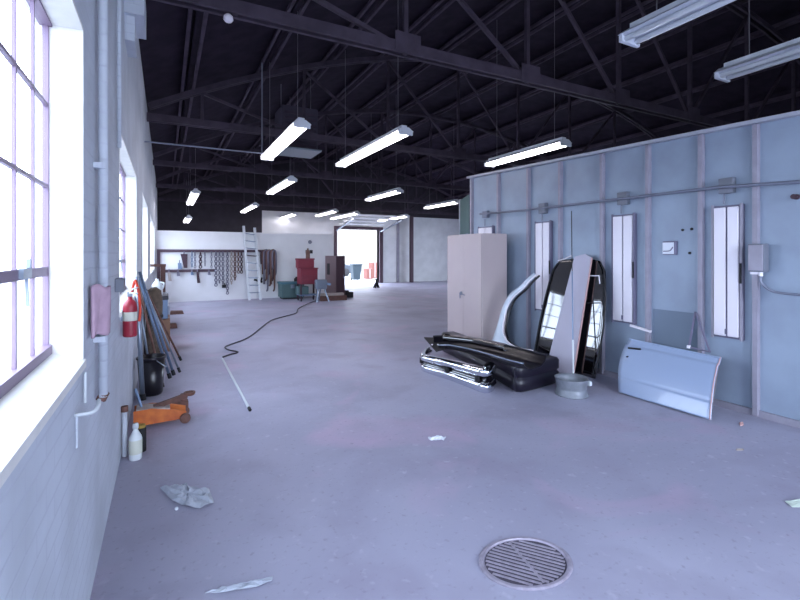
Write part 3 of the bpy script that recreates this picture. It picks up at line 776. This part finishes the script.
A = onx(77, 411, LW)
t = thing('pipe_bracket', 'white L-shaped pipe handle on the left wall below the near window sill', 'handle', (LW, A.y, A.z))
y = A.y; z = A.z
MB().tube(smooth_path([(LW, y-.05, z), (LW+.05, y-.045, z), (LW+.065, y, z+.003), (LW+.06, y+.075, z+.01)], 5), .007, 8).build('grip', 'jug', t, smooth=True)
MB().tube([(LW+.012, y+.1, z+.0), (LW+.012, y+.1, z+.12)], .005, 8).build('rod', 'jug', t)
MB().tube([(LW+.006, y-.05, z-.12), (LW+.006, y-.05, z)], .004, 8).build('lower_rod', 'brick', t)

P = onx(120, 283, LW)
o = MB().box((LW, 3.45, P.z-.04), (LW+.05, 3.6, P.z+.05)).build('outlet_box', 'box', bevel=.006); tag(o, 'small grey outlet box on the left wall above the fire extinguisher', 'outlet box')

# fire extinguisher
E = Vector((LW+.058, 3.92, .89))
t = thing('fire_extinguisher', 'red fire extinguisher hung on the left wall before the second window', 'fire extinguisher', E)
MB().lathe([(0,0),(.040,.0),(.047,.008),(.048,.02),(.048,.22),(.042,.255),(.022,.275),(.016,.28),(.016,.30),(0,.30)], E, 20).build('cylinder', 'red', t, smooth=True)
MB().lathe([(.0485,.12),(.0488,.121),(.0488,.185),(.0485,.186)], E, 20, close=True).build('instruction_label', 'label', t)
MB().box((E.x-.016, E.y-.018, E.z+.30), (E.x+.016, E.y+.018, E.z+.335)).build('valve', 'greymetal', t)
MB().bar(E+Vector((0,-.02,.345)), E+Vector((.05,-.07,.37)), .018, .008).bar(E+Vector((0,-.02,.33)), E+Vector((.05,-.07,.325)), .016, .008).build('lever', 'jug', t)
MB().tube(smooth_path([E+Vector((.01,.01,.32)), E+Vector((.035,-.03,.42)), E+Vector((.058,-.02,.32)), E+Vector((.066,.0,.2)), E+Vector((.06,.0,.11))]), .010, 8).build('discharge_hose', 'orangehose', t, smooth=True)
MB().box((LW, E.y-.03, E.z+.12), (E.x-.046, E.y+.03, E.z+.2)).build('wall_bracket', 'greymetal', t)

# white bottle
C = at(135.5, 459)
t = thing('plastic_bottle', 'white plastic bottle standing on the floor at the foot of the left wall', 'bottle', (C.x, C.y, 0))
C = Vector((C.x, C.y, 0))
MB().lathe([(0,0),(.038,0),(.043,.008),(.043,.15),(.038,.17),(.022,.20),(.016,.215),(.016,.23),(0,.23)], C, 24).build('body', 'bottle', t, smooth=True)
MB().lathe([(.0435,.045),(.044,.046),(.044,.145),(.0435,.146)], C, 24, close=True).build('label_band', 'label', t)
MB().lathe([(0,.226),(.02,.226),(.02,.255),(.017,.262),(0,.262)], C, 16).build('cap', 'jug', t, smooth=True)
C2 = Vector((C.x+.03, C.y+.14, 0))
t = thing('yellow_can', 'small dark can with a yellow lid just behind the white bottle', 'can', C2)
MB().lathe([(0,0),(.035,0),(.035,.17),(.03,.18),(0,.18)], C2, 18).build('body', 'rubber', t, smooth=True)
MB().lathe([(0,.175),(.03,.175),(.03,.20),(0,.203)], C2, 18).build('lid', 'yellow', t)

# orange floor jack: long low frame reaching out from the wall
Jy = 4.55
t = thing('floor_jack', 'orange trolley jack standing on the floor with its rear end at the left wall', 'floor jack', (.0, Jy, 0))
xa, xb = LW+.05, .12
for s in (-.09, .08):
    y = Jy+s
    MB().prism([(xa, y, .05), (xa, y, .16), (xa+.14, y, .165), (xb-.05, y, .13), (xb+.05, y, .10), (xb+.05, y, .04), (xa+.08, y, .03)], (0, .012, 0)).build('side_plate', 'orange', t)
MB().box((xa+.02, Jy-.078, .05), (xa+.2, Jy+.08, .145)).build('pump_body', 'orange', t, bevel=.01)
MB().prism([(xa+.02, Jy-.085, .162), (xb-.08, Jy-.085, .138), (xb-.08, Jy+.085, .138), (xa+.02, Jy+.085, .162)], (0,0,.01)).build('top_plate', 'lumber', t)
MB().bar((xa+.15, Jy+.0, .15), (xb+.06, Jy+.02, .215), .05, .035).build('lift_arm', 'rust', t)
MB().lathe([(0,.21),(.04,.212),(.05,.225),(.05,.24),(.035,.24),(.03,.228),(0,.228)], (xb+.08, Jy+.02, 0), 16).build('saddle', 'rust', t)
for s in (-.115, .095):
    w = MB().lathe([(0,0),(.04,.0),(.044,.006),(.044,.024),(.04,.03),(0,.03)], (0,0,0), 18)
    w.v = [Vector((xb+.04+v.x, Jy+s+v.z-.005, .0445+v.y)) for v in w.v]; w.build('front_wheel', 'rust', t)
for s in (-.1, .07):
    w = MB().lathe([(0,0),(.024,0),(.026,.004),(.026,.02),(.024,.024),(0,.024)], (0,0,0), 14)
    w.v = [Vector((xa+.05+v.x, Jy+s+v.z, .0265+v.y)) for v in w.v]; w.build('rear_caster', 'rubber', t)
MB().tube([(xa+.06, Jy, .15), (xa+.01, Jy+.01, .33)], .011, 8).build('handle_socket', 'bluegrey', t)

# second low jack behind it, rusty
t = thing('bottle_jack_beam', 'low rusty beam jack lying behind the orange trolley jack', 'jack', (.03, 4.82, 0))
MB().box((LW+.12, 4.77, .03), (.2, 4.86, .1)).build('beam', 'rust', t, bevel=.01)
MB().box((.1, 4.75, 0), (.2, 4.89, .03)).box((LW+.12, 4.75, 0), (LW+.2, 4.89, .03)).build('foot', 'rust', t)
MB().tube([(.16, 4.82, .1), (.16, 4.82, .16)], .03, 12).build('ram', 'rust', t)

# dark tub
C = Vector((LW+.16, 5.55, 0))
t = thing('dark_tub', 'dark plastic tub standing behind the orange jack by the wall', 'tub', C)
MB().lathe([(0,.0),(.10,.0),(.11,.02),(.135,.40),(.13,.40),(.105,.03),(0,.025)], C, 28).build('body', 'black', t, smooth=True)
MB().lathe([(.134,.385),(.145,.385),(.147,.405),(.134,.41)], C, 28, close=True).build('rolled_rim', 'plum', t, smooth=True)
MB().tube([C+Vector((.145*math.cos(a), .145*math.sin(a), .38-.10*math.sin((a+1.2)/2.4*math.pi))) for a in [-1.2+2.4*k/12 for k in range(13)]], .005, 6).build('bail_handle', 'greymetal', t)

# poles leaning on the wall
POLES = [((142.5,402),1.28,.022,'greymetal','thickest grey steel pole standing almost upright by the dark tub'),
         ((152,386),1.12,.012,'greymetal','thin pale pole leaning on the left wall, second in the bundle from the tub'),
         ((163,388),1.2,.013,'rust','rusty thin pole leaning on the left wall behind the jack'),
         ((170,379),1.25,.016,'bluegrey','blue-grey pole leaning on the left wall in the middle of the bundle'),
         ((174,376),1.3,.016,'bluegrey','blue-grey pole leaning on the left wall, its dark foot beside the last pole'),
         ((180,373),1.22,.012,'greymetal','thin grey pole whose foot stands farthest out on the floor'),
         ((181,361),1.15,.013,'rust','rusty pole at the far side of the leaning bundle'),]
for i, ((px, py), h, r, m, l) in enumerate(POLES):
    f = at(px, py); f.z = r*.8
    tp = Vector((LW+r+.004, f.y-.15+.12*(i%3), h))
    if i == 0: f = Vector((LW+.09, f.y+.0, .02)); tp = Vector((LW+.03, f.y+.05, h))
    t = thing('leaning_pole', l, 'pole', (f.x, f.y, 0), 'poles leaning on the left wall')
    MB().tube([f.lerp(tp,.03), tp], r, 8).build('shaft', m, t, smooth=True)
    MB().tube([f, f.lerp(tp, .05)], r*1.35, 8).build('foot_cap', 'rubber', t)

# clutter farther along the wall
y = 7.5
t = thing('canvas_roll', 'brownish canvas bundle standing upright against the left wall past the poles', 'bundle', (LW+.15, y, 0))
MB().lathe([(0,0),(.10,.0),(.125,.06),(.12,.3),(.105,.6),(.112,.8),(.09,.98),(.03,1.03),(0,1.03)], (LW+.15, y, 0), 18).build('roll', 'ochre', t, smooth=True)
MB().lathe([(.107,.58),(.118,.585),(.118,.62),(.107,.625)], (LW+.15, y, 0), 18, close=True).build('tie', 'rubber', t)
t = thing('cardboard_box', 'brown cardboard box behind the brownish bundle at the left wall', 'box', (LW+.3, 8.2, 0))
MB().box((LW+.03, 7.85, 0), (LW+.36, 8.5, .5)).build('carton', 'card', t, bevel=.006)
MB().box((LW+.03, 8.1, .5), (LW+.36, 8.14, .503)).box((LW+.358, 7.85, .2), (LW+.363, 8.5, .23)).build('tape', 'lumber', t)
t = thing('tool_crate', 'dark grey crate resting on the brown cardboard box', 'crate', (LW+.3, 8.1, .504))
MB().box((LW+.05, 7.9, .504), (LW+.33, 8.45, .82)).build('body', 'bluegrey', t, bevel=.01)
MB().box((LW+.04, 7.89, .80), (LW+.34, 8.46, .86)).build('lid', 'plum', t, bevel=.01)
t = thing('white_jug', 'white plastic jug on top of the dark grey crate', 'jug', (LW+.25, 8.1, .861))
MB().lathe([(0,0),(.07,0),(.08,.02),(.08,.16),(.045,.21),(.025,.23),(.025,.26),(0,.26)], (LW+.18, 8.1, .861), 18).build('body', 'jug', t, smooth=True)
MB().tube(smooth_path([(LW+.225, 8.05, 1.07), (LW+.275, 8.03, 1.05), (LW+.258, 8.05, .97)]), .013, 6).build('handle', 'jug', t)
t = thing('wood_post', 'short brown wooden post standing before the end of the tool rails', 'post', (LW+.35, 11.0, 0))
P = onx(163, 262, LW+.4)
py_ = 11.5; xx = ony(163, 262, py_).x; zz = ony(163, 264, py_).z
t.location = (xx, py_, 0)
MB().box((xx-.05, py_-.05, 0), (xx+.05, py_+.05, zz)).build('upright', 'brown', t)
MB().box((xx-.26, py_-.06, zz-.06), (xx+.06, py_-.05, zz+.0)).build('cross_piece', 'brown', t)
MB().box((xx-.14, py_-.14, 0), (xx+.14, py_+.14, .04)).build('base', 'brown', t)
for k, (yy, rr, hh, m, l) in enumerate(((9.3,.16,.55,'greymetal','grey steel drum by the left wall, third window above it'), (10.1,.15,.75,'jug','tall white drum by the left wall near the tool rails'), (10.7,.14,.45,'rust','rusty drum by the left wall, last before the brown post'))):
    c = Vector((LW+.05+rr, yy, 0))
    t = thing('steel_drum', l, 'drum', c, 'drums along the left wall')
    MB().lathe([(0,0),(rr,0),(rr,hh*.33),(rr+.008,hh*.35),(rr,hh*.37),(rr,hh*.66),(rr+.008,hh*.68),(rr,hh*.7),(rr,hh),(rr-.01,hh),(rr-.012,hh-.012),(0,hh-.012)], c, 22).build('body', m, t, smooth=False)
    MB().lathe([(0,0),(.025,0),(.025,.012),(0,.014)], c+Vector((rr*.5,0,hh-.012)), 10).build('bung', 'rubber', t)
for (pa, m, l, s) in (((172,328),'rust','small rusty block on the floor beside the far clutter, nearer of two',(.1,.09,.09)), ((177,314),'brown','small brown block on the floor beside the far clutter, farther of two',(.16,.1,.08))):
    c = at(*pa)
    o = MB().prism([c+Vector((-s[0],-s[1],0)), c+Vector((s[0],-s[1],0)), c+Vector((s[0]*.8,-s[1],s[2])), c+Vector((-s[0]*.9,-s[1],s[2]*1.1))], (0, 2*s[1], 0)).build('metal_block', m, bevel=.008)
    tag(o, l, 'block')

# ------------------------------------------------------------------ partition wall: rails, chains, ladder
YR = YE-.06
def rail(pa, pb, label, posts):
    a, b = ony(*pa, YR), ony(*pb, YR); z = (a.z+b.z)/2
    t = thing('tool_rail', label, 'rail', ((a.x+b.x)/2, YR, z))
    MB().box((a.x, YR-.02, z-.045), (b.x, YR+.02, z+.045)).build('bar', 'trim', t)
    k = MB()
    for i in range(posts):
        x = a.x+.1+(b.x-a.x-.2)*i/(posts-1); k.box((x-.03, YR+.02, z-.03), (x+.03, YE, z+.03))
    k.build('bracket', 'trim', t); return t, a.x, b.x, z
t1, ra, rb, rz = rail((157,252),(271,250),'long dark upper rail on the white partition carrying chains', 5)
MB().box((ra, YR-.02, .02), (ra+.09, YR+.03, rz-.045)).build('end_post', 'trim', t1)
t2, sa, sb_, sz = rail((165,272),(215,269.5),'short dark lower rail on the left part of the white partition', 3)
def chain(px, top, bot, w, m, label, name='hanging_chain', cat='chain'):
    a, b = ony(px, top, YR-.12), ony(px, bot, YR-.12); r = w/2
    t = MB(); L = a.z-b.z
    nk = max(4, int(L/.075))
    for k in range(nk):
        z = a.z-L*(k+.5)/nk; hh = L/nk*.62
        pts = [(a.x+r*.9*math.cos(q)*(1 if k%2 else .45), YR-.12+r*.5*math.cos(q)*(0 if k%2 else 1), z+hh*math.sin(q)) for q in [2*math.pi*j/8 for j in range(9)]]
        t.tube(pts, r*.38, 5, caps=False)
    t.box((a.x-.012, YR-.125, a.z-.03), (a.x+.012, YR-.021, a.z+.05))
    o = t.build(name, m); tag(o, label, cat, 'chains and tools on the partition rails'); return o
ch = [(216,253,286,.09,'chain'),(219.5,253,283,.07,'chain'),(223,253,284,.08,'chain'),(227.5,253,294,.08,'chain'),(231.5,253,284,.08,'lumber'),(235,253,280,.08,'brown'),(238.5,253,273,.07,'brown'),(241.5,253,273,.08,'cab_dark')]
for i, (px, a, b, w, m) in enumerate(ch): chain(px, a, b, w, m, '%s chain from the left of the eight right of the short rail' % ORD[i])
ch = [(192,253,267,.06,'bluegrey'),(195,253,268,.06,'chain'),(200.5,253,268,.09,'cab_dark'),(205,253,266,.05,'chain'),(211.5,253,268,.05,'chain')]
for i, (px, a, b, w, m) in enumerate(ch): chain(px, a, b, w, m, '%s short chain from the left hanging between the two rails' % ORD[i])
chain(258.8, 253, 276, .08, 'jug', 'pale chain hanging between the ladder and the dark hose coil')
def clamp(px, top, bot, wt, wb, m, label):
    a, b = ony(px, top, YR-.05), ony(px+ (bot-top)*.12, bot, YR-.05)
    t = thing('pull_clamp', label, 'clamp', (b.x, YR-.05, b.z), 'chains and tools on the partition rails')
    MB().prism([(a.x-wt, YR-.07, a.z), (a.x+wt, YR-.07, a.z), (b.x+wb, YR-.07, b.z), (b.x-wb, YR-.07, b.z)], (0,.04,0)).build('jaw', m, t)
    MB().tube([(a.x, YR-.05, a.z-.02), (a.x, YR-.04, a.z+.09)], .018, 6).build('hook', 'chain', t)
clamp(184, 254, 268, .10, .05, 'cab_dark', 'large dark tapering clamp hanging from the left of the upper rail')
clamp(179.5, 263, 269, .05, .06, 'bluegrey', 'small grey clamp hanging left of the large dark clamp')
for i, (px, b) in enumerate(((169,281),(178,276),(192,275),(197.5,283),(209,275))):
    clamp(px, 272, b, .035, .045, ('lumber','chain','bluegrey','cab_dark','chain')[i], '%s small clamp from the left hanging under the short lower rail' % ORD[i])
P = ony(224, 286, YR-.05)
o = MB().box((P.x-.06, YR-.1, P.z-.06), (P.x+.06, YR-.02, P.z+.04)).tube([(P.x, YR-.05, P.z+.03), (P.x+.03, YR-.05, P.z+.1)], .015, 6).build('chain_hook', 'rubber'); tag(o, 'black hook block at the end of the chains on the white partition', 'hook')
P = ony(258, 281, YR-.05)
o = MB().bar((P.x-.13, YR-.06, P.z+.05), (P.x+.14, YR-.06, P.z-.04), .07, .07).bar((P.x+.1, YR-.06, P.z-.02), (P.x+.13, YR-.06, P.z+.12), .05).build('pull_hook', 'rubber'); tag(o, 'black pulling hook hanging just right of the ladder', 'hook')
t = thing('hose_coil', 'dark purple-brown coil of hoses hanging at the right end of the upper rail', 'hose', ony(269, 290, YR-.1))
for k in range(9):
    xa = 262.5+k*1.35; zb = 270+ (k*7 % 5)*5
    a, b = ony(xa, 252, YR-.1), ony(min(xa+.6, 275), zb, YR-.1); m = ('cab_dark','brown','chain')[k%3]
    pts = smooth_path([(b.x-.05, YR-.06-.01*k, b.z+.2), (a.x-.05, YR-.08-.01*k, a.z-.1), (a.x, YR-.1-.005*k, a.z+.05), (a.x+.08, YR-.1-.005*k, a.z-.05), (b.x+.07, YR-.08, b.z+.1), (b.x+.02, YR-.08, b.z-.02)], 5)
    MB().tube(pts, .03, 6).build('hose', m, t, smooth=True)

# ladder
la, lb, lt = ony(248.5, 299, YE-.32), ony(256.5, 298, YE-.32), ony(243.5, 226, YE-.08)
la = Vector((la.x, YE-.5, .0)); lb = Vector((la.x+.36, YE-.5, 0)); lt = Vector((ony(243.6, 226, YE-.06).x, YE-.05, ony(243.6, 226, YE-.06).z)); rt = lt+Vector((.36,0,-.05))
t = thing('ladder', 'pale aluminium ladder leaning against the white partition', 'ladder', (la+lb)/2)
MB().bar(la, lt, .05, .08).build('rail', 'alum', t); MB().bar(lb, rt, .05, .08).build('rail', 'alum', t)
for k in range(1, 10):
    f = k/10; MB().bar(la.lerp(lt, f), lb.lerp(rt, f), .05, .035).build('rung', 'greymetal' if k != 6 else 'trim', t)

# green chest, red tool cabinet, brown cabinet, lumber
a, b = at(279, 298.5), at(301, 297.5)
t = thing('tool_chest', 'low green-grey tool chest on the floor before the white partition', 'chest', ((a.x+b.x)/2, a.y, 0))
yA = min(a.y, b.y, YE-.75); zt = ony(280, 284.5, yA).z
MB().box((a.x, yA, .05), (b.x, yA+.6, zt)).build('body', 'chest', t, bevel=.02)
MB().box((a.x-.02, yA-.02, zt), (b.x+.02, yA+.62, zt+.07)).build('lid', 'teal', t, bevel=.01)
MB().box((a.x+.05, yA+.05, 0), (b.x-.05, yA+.55, .05)).build('plinth', 'rubber', t)
MB().box((a.x+.3, yA-.035, zt-.14), (a.x+.42, yA, zt-.02)).build('latch', 'greymetal', t)
c = ((a.x+b.x)/2+.2, yA+.3, zt+.071)
o = MB().lathe([(0,0),(.1,0),(.1,.1),(.05,.13),(.05,.16),(0,.16)], c, 14).build('grease_pot', 'rubber'); tag(o, 'small black pot standing on the lid of the green tool chest', 'pot')

yA = 14.3
def py(px, py_): return ony(px, py_, yA)
a, b = py(300.5, 297), py(318.5, 297)
t = thing('tool_cabinet', 'red rolling tool cabinet with a top box before the partition', 'tool cabinet', ((a.x+b.x)/2, yA+.25, 0))
z1 = py(301, 268).z; z2 = py(301, 260).z
MB().box((a.x, yA, z1-.04), (b.x, yA+.5, z1)).build('worktop', 'darkred', t, bevel=.01)
MB().box((a.x+.02, yA+.02, .55), (b.x-.02, yA+.5, z1-.04)).build('body', 'maroon', t, bevel=.01)
for k in range(2): MB().box((a.x+.05, yA, .58+k*.14), (b.x-.05, yA+.02, .70+k*.14)).build('drawer', 'darkred', t, bevel=.004)
MB().box((a.x-.05, yA+.08, z1), (b.x-.12, yA+.42, py(301, 260).z)).build('top_box', 'maroon', t, bevel=.015)
MB().box((a.x-.06, yA+.07, py(301, 260).z), (b.x-.11, yA+.43, py(301,260).z+.05)).build('top_lid', 'darkred', t)
for xx in (a.x+.03, b.x-.03):
    for yy in (yA+.05, yA+.45): MB().box((xx-.025, yy-.025, .07), (xx+.025, yy+.025, .56)).build('leg', 'cab_dark', t)
MB().box((a.x, yA, .18), (b.x, yA+.5, .22)).build('lower_shelf', 'bluegrey', t)
for xx in (a.x+.04, b.x-.04):
    for yy in (yA+.06, yA+.44):
        w = MB().lathe([(0,0),(.036,0),(.036,.03),(0,.03)], (0,0,0), 12); w.v = [Vector((xx-.015+v.z, yy+v.x, .037+v.y)) for v in w.v]; w.build('caster', 'rubber', t)
c = Vector((py(310, 258).x, yA+.25, py(301,260).z+.051))
o = MB().lathe([(0,0),(.07,0),(.07,.22),(.03,.28),(.03,.33),(0,.33)], c, 14).build('spray_can', 'brown'); tag(o, 'brown bottle standing on top of the red tool cabinet', 'bottle')
c = Vector((py(308, 280).x, yA+.25, .221))
o = MB().box((c.x-.3, yA+.08, .221), (c.x+.05, yA+.42, .48)).build('tool_tray', 'chest', bevel=.02); tag(o, 'dark grey tray on the lower shelf of the red tool cabinet', 'tray')
c = py(316.5, 283)
t = thing('grey_vise', 'grey machine vise on a stand right of the red tool cabinet', 'vise', (c.x+.2, yA-.35, 0))
X0, Y0 = py(316, 280).x, yA-.45
MB().box((X0-.16, Y0-.1, .42), (X0+.2, Y0+.1, .72)).build('case', 'greymetal', t, bevel=.03)
MB().bar((X0+.05, Y0, .62), (X0+.32, Y0-.08, .56), .08, .07).build('arm', 'bluegrey', t)
for s in (-.12, .22): MB().tube([(X0+s*.6, Y0, .44), (X0+s*1.2, Y0-.1, .0)], .025, 6).build('leg', 'greymetal', t)
MB().tube([(X0+.03, Y0+.05, .44), (X0+.03, Y0+.28, .0)], .025, 6).build('leg', 'greymetal', t)

t = thing('brown_cabinet', 'narrow brown cabinet standing by the left side of the open doorway', 'cabinet', (5.33, 15.19, 0))
ax0, ax1, ay0, ay1, zt = 5.17, 5.49, 14.6, 15.78, 1.47
MB().box((ax0, ay0+.012, 0), (ax1, ay1, zt)).build('body', 'cab_brown', t, bevel=.008)
MB().box((ax0+.005, ay0, .03), (ax1-.005, ay0+.014, zt-.01)).build('shaded_front', 'cab_dark', t, bevel=.004)  # shade put into the colour of the face turned from the windows
MB().box((ax0-.008, 15.28, .80), (ax0+.002, 15.56, 1.20)).build('dark_slot', 'rubber', t)
MB().box((ax1-.07, ay0-.02, .70), (ax1-.05, ay0, .82)).build('handle', 'greymetal', t)
for pa, pb, yb, h, th, m, l in ((320, 346, 14.2, .0, .16, 'brown', 'brown timber lying on the floor before the brown cabinet'),
                            (318, 343, 14.25, .161, .08, 'lumber', 'pale board lying on the brown timber before the brown cabinet')):
    a, b = ony(pa, 300, yb), ony(pb, 300, yb)
    o = MB().box((a.x, yb-.09, h), (b.x, yb+.09, h+th)).build('floor_board', m, bevel=.006); tag(o, l, 'board')
a = ony(343, 298, 14.8); a = Vector((5.72, 14.9, 0))

o = MB().box((a.x-.12, a.y-.1, 0), (a.x+.16, a.y+.12, .2)).box((a.x-.1, a.y-.08, .2), (a.x, a.y+.1, .26)).build('dark_block', 'rubber', bevel=.01); tag(o, 'dark block on the floor at the right foot of the brown cabinet', 'block')

# notices on the wall above the red cabinet
a, b = ony(305.5, 250, YE), ony(312.5, 253.5, YE)
t = thing('wall_sign', 'small black notice on the partition above the red tool cabinet', 'sign', ((a.x+b.x)/2, YE, b.z))
MB().box((a.x, YE-.02, b.z), (b.x, YE, a.z)).build('plate', 'rubber', t)
m_ = (a.x+b.x)/2
MB().box((m_-.02, YE-.024, b.z+.01), (m_+.02, YE-.02, a.z-.01)).build('divider', 'label', t)
a = ony(310, 242, YE)
o = MB().lathe([(0,0),(.07,0),(.06,.04),(.02,.05),(0,.05)], (0,0,0), 16).build('alarm_bell', 'box'); o.rotation_euler = (math.pi/2,0,0); o.location = (a.x, YE, a.z); tag(o, 'small round grey bell above the black notice on the partition', 'bell')

# small stand in the far hall
C = at(376.5, 288)
t = thing('jack_stand', 'small dark jack stand alone on the floor before the open doorway', 'jack stand', (C.x, C.y, 0))
for k in range(4):
    a = math.pi/4+k*math.pi/2
    MB().bar(C+Vector((.13*math.cos(a), .13*math.sin(a), .012)), C+Vector((.04*math.cos(a),   .04*math.sin(a), .24)), .05).build('leg', 'rubber', t)
MB().tube([C+Vector((0,0,.2)), C+Vector((0,0,.40))], .05, 8).build('ratchet_bar', 'rubber', t)
MB().box((C.x-.08, C.y-.05, .38), (C.x+.08, C.y+.05, .42)).build('saddle', 'rubber', t)

# outside the doorway
MB().box((4, 42, -.16), (26, 42.4, 5.5)).build('wall_outside', 'outwall', kind='structure')
def oy(px, py_, y): return ony(px, py_, y)
yB = 27.0
a, b = oy(353, 279, yB), oy(362, 265, yB)
t = thing('wheeled_bin', 'teal wheeled bin standing outside the open doorway', 'bin', ((a.x+b.x)/2, yB+.3, -.16))
xm = (a.x+b.x)/2; ww = (b.x-a.x)/2
MB().prism([(xm-ww*.72,yB+.08,-.1),(xm+ww*.72,yB+.08,-.1),(xm+ww,yB,.85),(xm-ww,yB,.85)], (0,.5,0)).build('body', 'bin', t, bevel=.02)
MB().box((xm-ww*1.08, yB-.04, .85), (xm+ww*1.08, yB+.56,   .92)).build('lid', 'bin', t, bevel=.02)
for s in (-1, 1):
    w = MB().lathe([(0,0),(.09,0),(.09,.05),(0,.05)], (0,0,0), 14); w.v = [Vector((xm+s*ww*.7-.025+v.z, yB+.56+v.x, -.065+v.y)) for v in w.v]; w.build('wheel', 'rubber', t)
for k, (pa, pb, hh, l) in enumerate(((367,373,.55,'pinkish carton outside, right of the teal bin'), (372,378,.95,'tall pinkish carton outside at the right door jamb'))):
    yq = 28.5+k*.9; a, b = oy(pa, 278, yq), oy(pb, 278, yq)
    t = thing('shipping_carton', l, 'carton', ((a.x+b.x)/2, yq+.3, -.16))
    MB().box((a.x, yq, -.16), (b.x, yq+.6, hh)).build('carton', 'outbox', t, bevel=.01)
    MB().box(((a.x+b.x)/2-.03, yq-.004, -.1), ((a.x+b.x)/2+.03, yq, hh-.02)).build('tape', 'lumber', t)
# parked car outside, mostly hidden by the jamb
yq = 33.0; cx = oy(341, 272, yq).x
t = thing('parked_car', 'grey-blue car parked outside beyond the left side of the doorway', 'car', (cx, yq, -.16))
prof = [(-2.1,.15),(-2.1,.62),(-1.9,.72),(-1.1,.8),(-.6,1.22),(.7,1.24),(1.35,.84),(2.05,.76),(2.15,.55),(2.15,.15)]
MB().prism([(cx-.9+x_, yq, z_-.1) for x_, z_ in prof], (0, 1.6, 0)).build('body', 'carpaint', t, bevel=.04)
MB().prism([(cx-.9+x_, yq-.012, z_-.1) for x_, z_ in ((-.95,.84),(-.52,1.15),(.62,1.16),(1.1,.86))], (0, .01, 0)).build('side_window', 'rubber', t)
for xw in (-1.3, 1.3):
    for yy in (yq-.03, yq+1.45):
        w = MB().lathe([(0,0),(.18,.0),(.2,.01),(.3,.015),(.31,.03),(.31,.15),(.29,.18),(0,.18)], (0,0,0), 22); w.v = [Vector((cx-.9+xw+v.x, yy+v.z, .15+v.y)) for v in w.v]; w.build('wheel', 'rubber', t)

# ------------------------------------------------------------------ light
W = bpy.data.worlds.new('overcast_sky'); sc.world = W; W.use_nodes = True
bg = W.node_tree.nodes['Background']; bg.inputs[0].default_value = (.70, .80, 1.0, 1); bg.inputs[1].default_value = 13.0
def portal(loc, rot, sx, sy):
    l = bpy.data.lights.new('daylight_portal', 'AREA'); l.shape = 'RECTANGLE'; l.size = sx; l.size_y = sy; l.cycles.is_portal = True
    o = bpy.data.objects.new('daylight_portal', l); COL.objects.link(o); o.location = loc; o.rotation_euler = rot
for a, b in WIN: portal((LW-.145, (a+b)/2, (SILL+HEAD)/2), (0, -math.pi/2, 0), HEAD-SILL, b-a)
portal(((d0+d1)/2, YF+.2, DT/2), (-math.pi/2, 0, 0), d1-d0, DT)
portal((2.78, YB-.2, 1.85), (math.pi/2, 0, 0), 4.15, 3.7)
for a, b in RD: portal((RW+.2, (a+b)/2, 1.65), (0, math.pi/2, 0), 3.3, b-a)

sc.view_settings.view_transform = 'Standard'; sc.view_settings.look = 'None'; sc.view_settings.gamma = 1
sc.view_settings.exposure = 0.07; sc.view_settings.use_curve_mapping = False
sc.cycles.use_denoising = True; sc.cycles.max_bounces = 10; sc.cycles.diffuse_bounces = 6; sc.cycles.sample_clamp_indirect = 8
